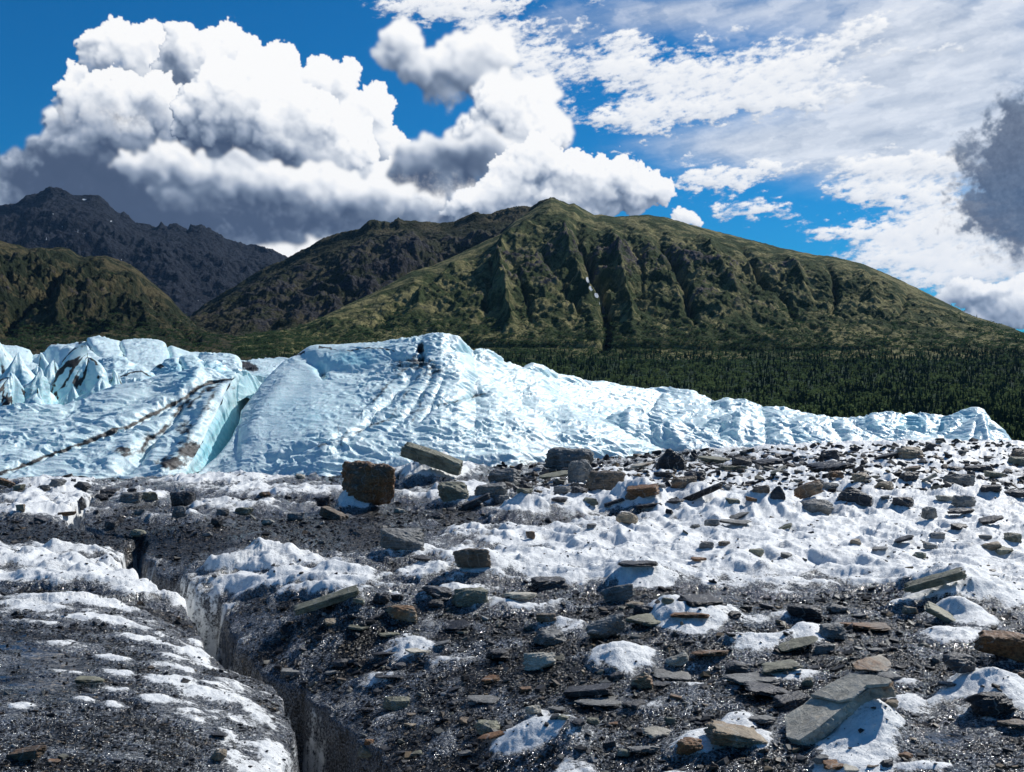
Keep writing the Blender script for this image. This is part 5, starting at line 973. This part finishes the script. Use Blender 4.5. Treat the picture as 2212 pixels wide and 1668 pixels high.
# words for those without a label of their own, told from the nearest landmark stone
marks = [p for p in PLACED if p[8]]
SH = {'s': ['flat slab', 'thin slab', 'plate of slate'], 'b': ['angular block', 'blocky stone', 'square-edged stone'], 'w': ['wedge-shaped stone', 'wedge', 'sloping stone'], 'r': ['rounded stone', 'lumpy stone', 'blunt stone'], 'p': ['pointed stone', 'peaked stone', 'sharp stone'], 'm': ['narrow slab', 'bar of slate', 'long shard']}
def where(p, q):
    du, dv = p[1] - q[1], p[2] - q[2]
    if abs(dv) < abs(du) * .3: s = 'to the right of' if du > 0 else 'to the left of'
    elif abs(du) < abs(dv) * .6: s = 'in front of' if dv > 0 else 'behind'
    else: s = ('in front and right of' if du > 0 else 'in front and left of') if dv > 0 else ('behind and right of' if du > 0 else 'behind and left of')
    return s
used = set(p[7] for p in PLACED if p[7])
for p in sorted(PLACED, key=lambda q: -q[3]):
    o, u, v, w_, h_, kd, ck, lab, nick, roll = p
    if o is GS: continue
    if lab is None:
        near = sorted((q for q in marks if q is not p), key=lambda q: math.hypot(q[1] - u, (q[2] - v) * 2.2))[:6]
        size = 'large' if w_ > 60 else 'mid-sized' if w_ > 40 else 'small' if w_ > 29 else 'tiny'
        tilt = ' tilted up right' if roll > 9 else ' tilted down right' if roll < -9 else ''
        done = False
        for q in near:
            for adj in ('', 'close '):
                if adj and math.hypot(q[1] - u, (q[2] - v) * 2.2) > 90: continue
                for shp in SH[kd]:
                    lab = f"{size} {CN[ck]} {shp}{tilt} {adj}{where(p, q)} {q[8]}"
                    if lab not in used and len(lab.split()) <= 16: done = True; break
                if done: break
            if done: break
        if not done:
            lab = f"{size} {CN[ck]} {SH[kd][0]} between {near[0][8]} and {near[1][8]}"
            if lab in used: lab = f"{size} {CN[ck]} {SH[kd][1]} between {near[1][8]} and {near[2][8]}"
    used.add(lab)
    tag(o, ' '.join(lab.split()[:16]), 'rock' if w_ > 34 else 'stone', 'stones scattered on the dirty ice')
GS['group'] = 'stones scattered on the dirty ice'

# ------------------------------------------------------------------ grit and chips nobody could count
def scatter(name, label, n, size, seed, mat, flatk=.4, pcover=.35, vr=(978, 1700), nt=14, verts_hi=False, sink=.25, rub=0.0, cat='gravel', umin=-800):
    r = np.random.RandomState(seed); T = []
    for i in range(nt):
        v, t = rock_mesh('sbws'[i % 4], 900 + i + seed, 0); v = v / (v.max(0) - v.min(0)); T.append((v, t))
    m_ = int(n * 2.6); u = r.uniform(umin, 3000, m_); v = r.uniform(vr[0], vr[1], m_)
    Y = H * F / (v - V0); X = (u - U0) / F * Y
    fu = (u - UGa) / (UGb - UGa) * (NU - 1); fr_ = np.interp(Y, dep, np.arange(NR))
    cv = resample(cover, fu, fr_); cw_ = resample(cwall, fu, fr_)
    den = .5 + .5 * fbm(X / .9, Y / .9, 4, .6, seed=seed + 2)
    pr = np.where(cv < .36, 1.0, pcover) * np.clip(den * 1.6, .05, 1) * np.where(cw_ > .25, .0, 1) * (1 - .85 * resample(wetk, fu, fr_)) + rub * (v < 1085) * (u > 1050) * .8
    ok = r.rand(m_) < pr; u, v, X, Y = u[ok][:n], v[ok][:n], X[ok][:n], Y[ok][:n]; n = len(u)
    fu = (u - UGa) / (UGb - UGa) * (NU - 1); fr_ = np.interp(Y, dep, np.arange(NR)); Zz = resample(Z, fu, fr_)
    s = (size[0] + (size[1] - size[0]) * r.rand(n) ** 2.4) / F * Y
    sc3 = np.stack([s, s * r.uniform(.5, .95, n), s * r.uniform(flatk * .5, flatk * 1.3, n)], 1)
    ya, pi_, ro = r.rand(n) * 6.283, r.normal(0, .28, n), r.normal(0, .28, n)
    ti = r.randint(0, nt, n); co, fa = [], []; base = 0
    for k, (tv, tt) in enumerate(T):
        q = np.where(ti == k)[0]
        if not len(q): continue
        P3 = tv[None] * sc3[q][:, None]
        x, y, z = P3[..., 0], P3[..., 1], P3[..., 2]
        c_, s_ = np.cos(pi_[q])[:, None], np.sin(pi_[q])[:, None]; y, z = y * c_ - z * s_, y * s_ + z * c_
        c_, s_ = np.cos(ro[q])[:, None], np.sin(ro[q])[:, None]; x, z = x * c_ + z * s_, -x * s_ + z * c_
        c_, s_ = np.cos(ya[q])[:, None], np.sin(ya[q])[:, None]; x, y = x * c_ - y * s_, x * s_ + y * c_
        co.append(np.stack([x + X[q][:, None], y + Y[q][:, None], z + (Zz[q] + sc3[q][:, 2] * (.5 - sink))[:, None]], -1).reshape(-1, 3))
        fa.append((tt[None] + (base + np.arange(len(q)) * len(tv))[:, None, None]).reshape(-1, 3)); base += len(q) * len(tv)
    o = link(name, mesh_np(name, np.concatenate(co), tris=np.concatenate(fa), mat=mat, smooth=False))
    return tag(o, label, cat, kind='stuff')
def chip_material(name, k=1.0, rough=.3):
    m, b = new_mat(name); ri = b.n('ShaderNodeNewGeometry').outputs['Random Per Island']
    cr = b.n('ShaderNodeValToRGB', {0: ri}); cr.color_ramp.interpolation = 'CONSTANT'; e = cr.color_ramp.elements
    L_ = [(0, (.016,.016,.018)), (.34, (.035,.035,.038)), (.58, (.07,.07,.072)), (.74, (.12,.12,.11)), (.83, (.075,.055,.038)), (.89, (.15,.145,.115)), (.94, (.20,.145,.085)), (.975, (.28,.28,.27))]
    e[0].position, e[0].color = 0, (*[c * k for c in L_[0][1]], 1); e[1].position, e[1].color = L_[1][0], (*[c * k for c in L_[1][1]], 1)
    for p_, c_ in L_[2:]: x = e.new(p_); x.color = (*[c * k for c in c_], 1)
    g = b.n('ShaderNodeNewGeometry').outputs['Position']; n2 = b.noise(g, 60, 4, .7)
    out_bsdf(b, col=b.mix(b.ramp(n2, .3, .7), b.mix(.5, cr.outputs[0], (.005, .005, .005)), cr.outputs[0]), rough=b.ramp(n2, .3, .7, rough - .1, rough + .2), spec=.25, nrm=b.bump(n2, .5, .006)); return m
M_chip, M_stone = chip_material('wet_slate_chips', .34, .18), chip_material('slate_debris', 1.1, .5)
scatter('slate_debris', 'small slate fragments strewn between the larger rocks', 5200, (5, 20), 401, M_stone, .38, .10, (985, 1700), rub=.9)
scatter('slate_debris', 'dense slate rubble heaped along the crest at the right', 2300, (9, 24), 403, M_stone, .5, .8, (982, 1082), rub=.9, umin=1080)
scatter('slate_debris', 'loose slate pieces among the foreground rocks', 1500, (9, 26), 404, M_stone, .42, .2, (1280, 1668), umin=560)
scatter('gravel', 'wet black slate gravel covering the ice', 78000, (1.6, 7.5), 402, M_chip, .45, .07, (990, 1700), sink=.3)
# ------------------------------------------------------------------ the wood and the brush at the foot of the mountain
def leaf_material(name, c1, c2, sc=.35):
    m, b = new_mat(name); ge = b.n('ShaderNodeNewGeometry'); g = ge.outputs['Position']; ri = ge.outputs['Random Per Island']
    n = b.noise(g, sc, 4, .7); n2 = b.noise(g, .02, 4, .6)
    c = b.mix(b.ramp(b.m('ADD', b.m('MULTIPLY', n, .8), b.m('MULTIPLY_ADD', ri, .3, b.m('MULTIPLY', n2, .6))), .55, 1.15), c1, c2)
    df = b.n('ShaderNodeBsdfDiffuse', {0: c}); tr = b.n('ShaderNodeBsdfTranslucent', {0: c}); mx = b.n('ShaderNodeMixShader', {0: .45, 1: df.outputs[0], 2: tr.outputs[0]})
    b.n('ShaderNodeOutputMaterial', {0: mx.outputs[0]}); return m
M_spruce = leaf_material('spruce_needles', (.022, .046, .030), (.050, .090, .048))
M_leaf = leaf_material('birch_and_alder_leaves', (.060, .100, .045), (.150, .200, .080))
M_brush = leaf_material('alder_brush', (.028, .060, .032), (.070, .115, .048))
M_bark = leaf_material('bark', (.05, .04, .03), (.09, .08, .065))
def spruce_geo(seed, tiers=6, k=7, w_=.17):
    """height 1; ragged drooping tiers"""
    r = np.random.RandomState(seed); V_, T_ = [], []
    for t in range(tiers):
        f = t / tiers; z1 = .10 + .90 * f; zt = min(1.0, z1 + 1.7 / tiers); rad = w_ * (1 - f) ** .8 * r.uniform(.75, 1.15) + .012
        c0 = len(V_); V_.append((r.uniform(-.01, .01), r.uniform(-.01, .01), zt))
        n = k * 2
        for i in range(n):
            a = (i + r.uniform(-.3, .3)) / n * 6.283; q = rad * (r.uniform(.85, 1.35) if i % 2 == 0 else r.uniform(.35, .6)); V_.append((math.cos(a) * q, math.sin(a) * q, z1 + r.uniform(-.035, .03) - (.03 if i % 2 == 0 else -.03)))
        for i in range(n): T_.append((c0, c0 + 1 + i, c0 + 1 + (i + 1) % n))
    return np.array(V_), np.array(T_)
def bush_geo(seed, n=44, flat_=.8):
    r = np.random.RandomState(seed); V_, T_ = [], []
    cl_ = r.randn(6, 3) * .22; cl_[:, 2] = np.abs(cl_[:, 2]) * flat_ + .3
    for i in range(n):
        c = cl_[r.randint(6)]; q = r.randn(3); q /= np.linalg.norm(q); p = c + q * r.uniform(.1, .26); s = r.uniform(.09, .17)
        a = r.randn(3); a = np.cross(q, a); a /= np.linalg.norm(a); b_ = np.cross(q, a)
        k = len(V_)
        for an in (0, 2.1, 4.2): V_.append(p + s * (math.cos(an + i) * a + math.sin(an + i) * b_) + q * r.uniform(-.03, .03))
        T_.append((k, k + 1, k + 2))
    return np.array(V_), np.array(T_)
rf = np.random.RandomState(99)
umf, vmf = uv_of(Gm); flatG = Gm.reshape(-1, 3)
def pick(wt, n):
    c = np.cumsum(wt.ravel()); i = np.searchsorted(c, rf.rand(n) * c[-1]); i = np.minimum(i, len(flatG) - 2)
    p = flatG[i].copy(); Yq = p[:, 1]; p[:, 0] += rf.uniform(-1.4, 1.4, n) / F * Yq; p[:, 1] += rf.uniform(-2, 2, n); return p
def merged(name, geos, pos, hgt, wid, mat, label, cat):
    co, fa = [], []; base = 0; n = len(pos); ti = rf.randint(0, len(geos), n); ya = rf.rand(n) * 6.283
    for k, (tv, tt) in enumerate(geos):
        q = np.where(ti == k)[0]
        if not len(q): continue
        c_, s_ = np.cos(ya[q])[:, None], np.sin(ya[q])[:, None]; x, y, z = tv[None, :, 0], tv[None, :, 1], tv[None, :, 2]
        h_ = hgt[q][:, None]; w_ = wid[q][:, None]
        co.append(np.stack([(x * c_ - y * s_) * w_ + pos[q][:, None, 0], (x * s_ + y * c_) * w_ + pos[q][:, None, 1], z * h_ + pos[q][:, None, 2] - .3], -1).reshape(-1, 3))
        fa.append((tt[None] + (base + np.arange(len(q)) * len(tv))[:, None, None]).reshape(-1, 3)); base += len(q) * len(tv)
    return tag(link(name, mesh_np(name, np.concatenate(co), tris=np.concatenate(fa), mat=mat, smooth=False)), label, cat, kind='stuff')
clump = fbm(umf / 60, vmf / 22, 5, .6, seed=501); clump2 = fbm(umf / 24, vmf / 9, 4, .6, seed=502)
area = np.gradient(vmf, axis=0); area = np.abs(area) + .02
up = 768 + 5 * fbm(umf / 80, umf * 0, 3, seed=503) + 12 * sst(1150, 900, umf)
inwood = sst(up - 22, up + 10, vmf + 10 * clump) * (vmf < 985)
w_sp = area * inwood * np.clip(.55 + .9 * clump + .6 * sst(1500, 2000, umf) + .35 * sst(840, 790, vmf), .03, 2)
w_lf = area * sst(up + 8, up + 30, vmf) * (vmf < 985) * np.clip(.35 - .9 * clump + .4 * clump2, .02, 2)
w_sp = w_sp * (umf > -100) ; w_lf = w_lf * (umf > -100)
g6 = [spruce_geo(i, 4, 4, .15) for i in range(8)]; b6 = [bush_geo(40 + i) for i in range(8)]
p = pick(w_sp, 30000); h_ = rf.uniform(2.4, 6.8, len(p)) * (.8 + .4 * rf.rand(len(p))); merged('spruce_wood', g6, p, h_, h_ * rf.uniform(.8, 1.25, len(p)), M_spruce, 'dense dark spruce wood at the foot of the mountain', 'forest')
p = pick(w_lf, 12000); h_ = rf.uniform(3.0, 6.5, len(p)); merged('birch_thicket', b6, p, h_, h_ * rf.uniform(.9, 1.4, len(p)), M_leaf, 'lighter green birch and alder thickets between the spruces', 'thicket')
# brush on the lower slopes, thick in the gullies
shr2 = np.clip(shr + .20, 0, .6)
w_br = area * np.clip(shr2 * 1.6 + .55 * clump + .25 * clump2 - .30, 0, 1) * (vmf < 790) * sst(560, 700, vmf) + area * sst(715, 745, vmf) * (vmf < 800) * np.clip(.25 + .5 * clump2, 0, 1)
p = pick(w_br, 11000); h_ = rf.uniform(1.8, 5.0, len(p)); merged('alder_brush', [bush_geo(60 + i, 26, .5) for i in range(8)], p, h_, h_ * rf.uniform(1.2, 2.2, len(p)), M_brush, 'dark green alder brush on the lower mountain slopes', 'brush')
uhf, vhf = uv_of(Gh); flatG, keep = Gh.reshape(-1, 3), flatG
p = pick(np.abs(np.gradient(vhf, axis=0)) * np.clip(fbm(uhf / 50, vhf / 20, 5, .6, seed=505) * .9 + sst(650, 740, vhf) * .9 - .25, 0, 1), 5000); h_ = rf.uniform(2, 5.5, len(p)); merged('alder_brush', [bush_geo(80 + i, 26, .5) for i in range(6)], p, h_, h_ * rf.uniform(1.2, 2.2, len(p)), M_brush, 'dark green brush at the foot of the left hill', 'brush')
flatG = keep
# single spruces: the ones that show largest above the ice, and loners on the slope
protos = []
for i in range(6):
    cv, ct = spruce_geo(200 + i, 11, 7, .16)
    crown = mesh_np('crown', cv, tris=ct, mat=M_spruce, smooth=False)
    a = np.linspace(0, 6.283, 7)[:-1]; tv = np.concatenate([np.stack([np.cos(a) * q, np.sin(a) * q, a * 0 + z], 1) for q, z in ((.018, -.03), (.014, .3), (.004, .95))]); tt = []
    for l_ in range(2):
        for j in range(6): k = l_ * 6 + j; k2 = l_ * 6 + (j + 1) % 6; tt += [(k, k2, k + 6), (k2, k2 + 6, k + 6)]
    trunk = mesh_np('trunk', tv, tris=np.array(tt), mat=M_bark, smooth=True)
    protos.append((crown, trunk))
def spruce(pos, hh, label, group, i):
    e = bpy.data.objects.new('spruce_tree', None); C.objects.link(e); e.location = pos; e.scale = (hh, hh, hh); e.rotation_euler = (0, 0, rf.rand() * 6.28); e.empty_display_size = .1
    tag(e, label, 'spruce', group)
    for nm, me in zip(('crown', 'trunk'), protos[i % 6]):
        o = bpy.data.objects.new(nm, me); C.objects.link(o); o.parent = e
sky_ice = np.array([(1130,789),(1174,791),(1207,808),(1258,820),(1324,831),(1400,842),(1489,843),(1540,868),(1566,864),(1609,864),(1651,882),(1694,882),(1758,899),(1831,908),(1886,899),(1937,893),(2061,899),(2112,882),(2147,912),(2168,932),(2200,966),(2230,970)])
edge = np.interp(umf, sky_ice[:, 0], sky_ice[:, 1])
wq_ = area * (umf > 1200) * (umf < 2225) * (vmf > edge - 55 - 30 * sst(1500, 2100, umf)) * (vmf < edge + 6) * np.clip(.5 + clump + .6 * sst(1500, 2000, umf), .05, 2)
p = pick(wq_, 262)
spots_ = [(1330, 'just right of the ice summit'), (1460, 'above the rounded ice mound'), (1560, 'behind the long low ice crest'), (1680, 'behind the broad knobbly ice mound'), (1800, 'behind the grey white ice ridge'), (1920, 'behind the left half of the blue hollow'), (2060, 'behind the right half of the blue hollow'), (2150, 'behind the pointed ice pyramid'), (9999, 'beyond the far right end of the ice')]
for i, q in enumerate(p):
    uq = q[0] / q[1] * F + U0; vq = V0 - (q[2] - H) / q[1] * F; hq = rf.uniform(4.0, 7.5)
    wh = next(s_ for a_, s_ in spots_ if uq < a_); row = 'in the front row' if vq > np.interp(uq, sky_ice[:, 0], sky_ice[:, 1]) - 26 else 'in the second row'
    spruce(q, hq, f"{'tall' if hq > 5.8 else 'short'} dark spruce {row} {wh}", f"{'tall' if hq > 5.8 else 'short'} spruces {row} {wh}", i)
wl = area * (umf > 1750) * (umf < 2225) * (vmf > 660) * (vmf < 750) * np.clip(.2 + clump2, 0, 1)
p = pick(wl, 34)
for i, q in enumerate(p): 
    uq = q[0] / q[1] * F + U0; vq = V0 - (q[2] - H) / q[1] * F
    wh = ('upper' if vq < 690 else 'middle' if vq < 722 else 'lower') + ' part of the open right slope, ' + ('towards its left' if uq < 1900 else 'at its centre' if uq < 2060 else 'near the right edge')
    spruce(q, rf.uniform(5, 9), 'lone dark spruce on the ' + wh, 'lone spruces on the ' + wh, i)

# ------------------------------------------------------------------ the air
hm = bpy.data.materials.new('haze'); hm.use_nodes = True; hb = NB(hm.node_tree)
hv = hb.n('ShaderNodeVolumePrincipled', {'Color': (.30, .58, 1.0, 1), 'Density': .000011, 'Anisotropy': .2})
hb.n('ShaderNodeOutputMaterial', {1: hv.outputs[0]})
bm = bmesh.new(); bmesh.ops.create_cube(bm, size=1.0); me = bpy.data.meshes.new('haze'); bm.to_mesh(me); bm.free(); me.materials.append(hm)
o = link('haze', me, loc=(0, 0, (-72 + 1300) / 2)); o.scale = (24400, 24400, 1372)
tag(o, 'thin blue air between the viewer and the far mountains', 'haze', kind='stuff')
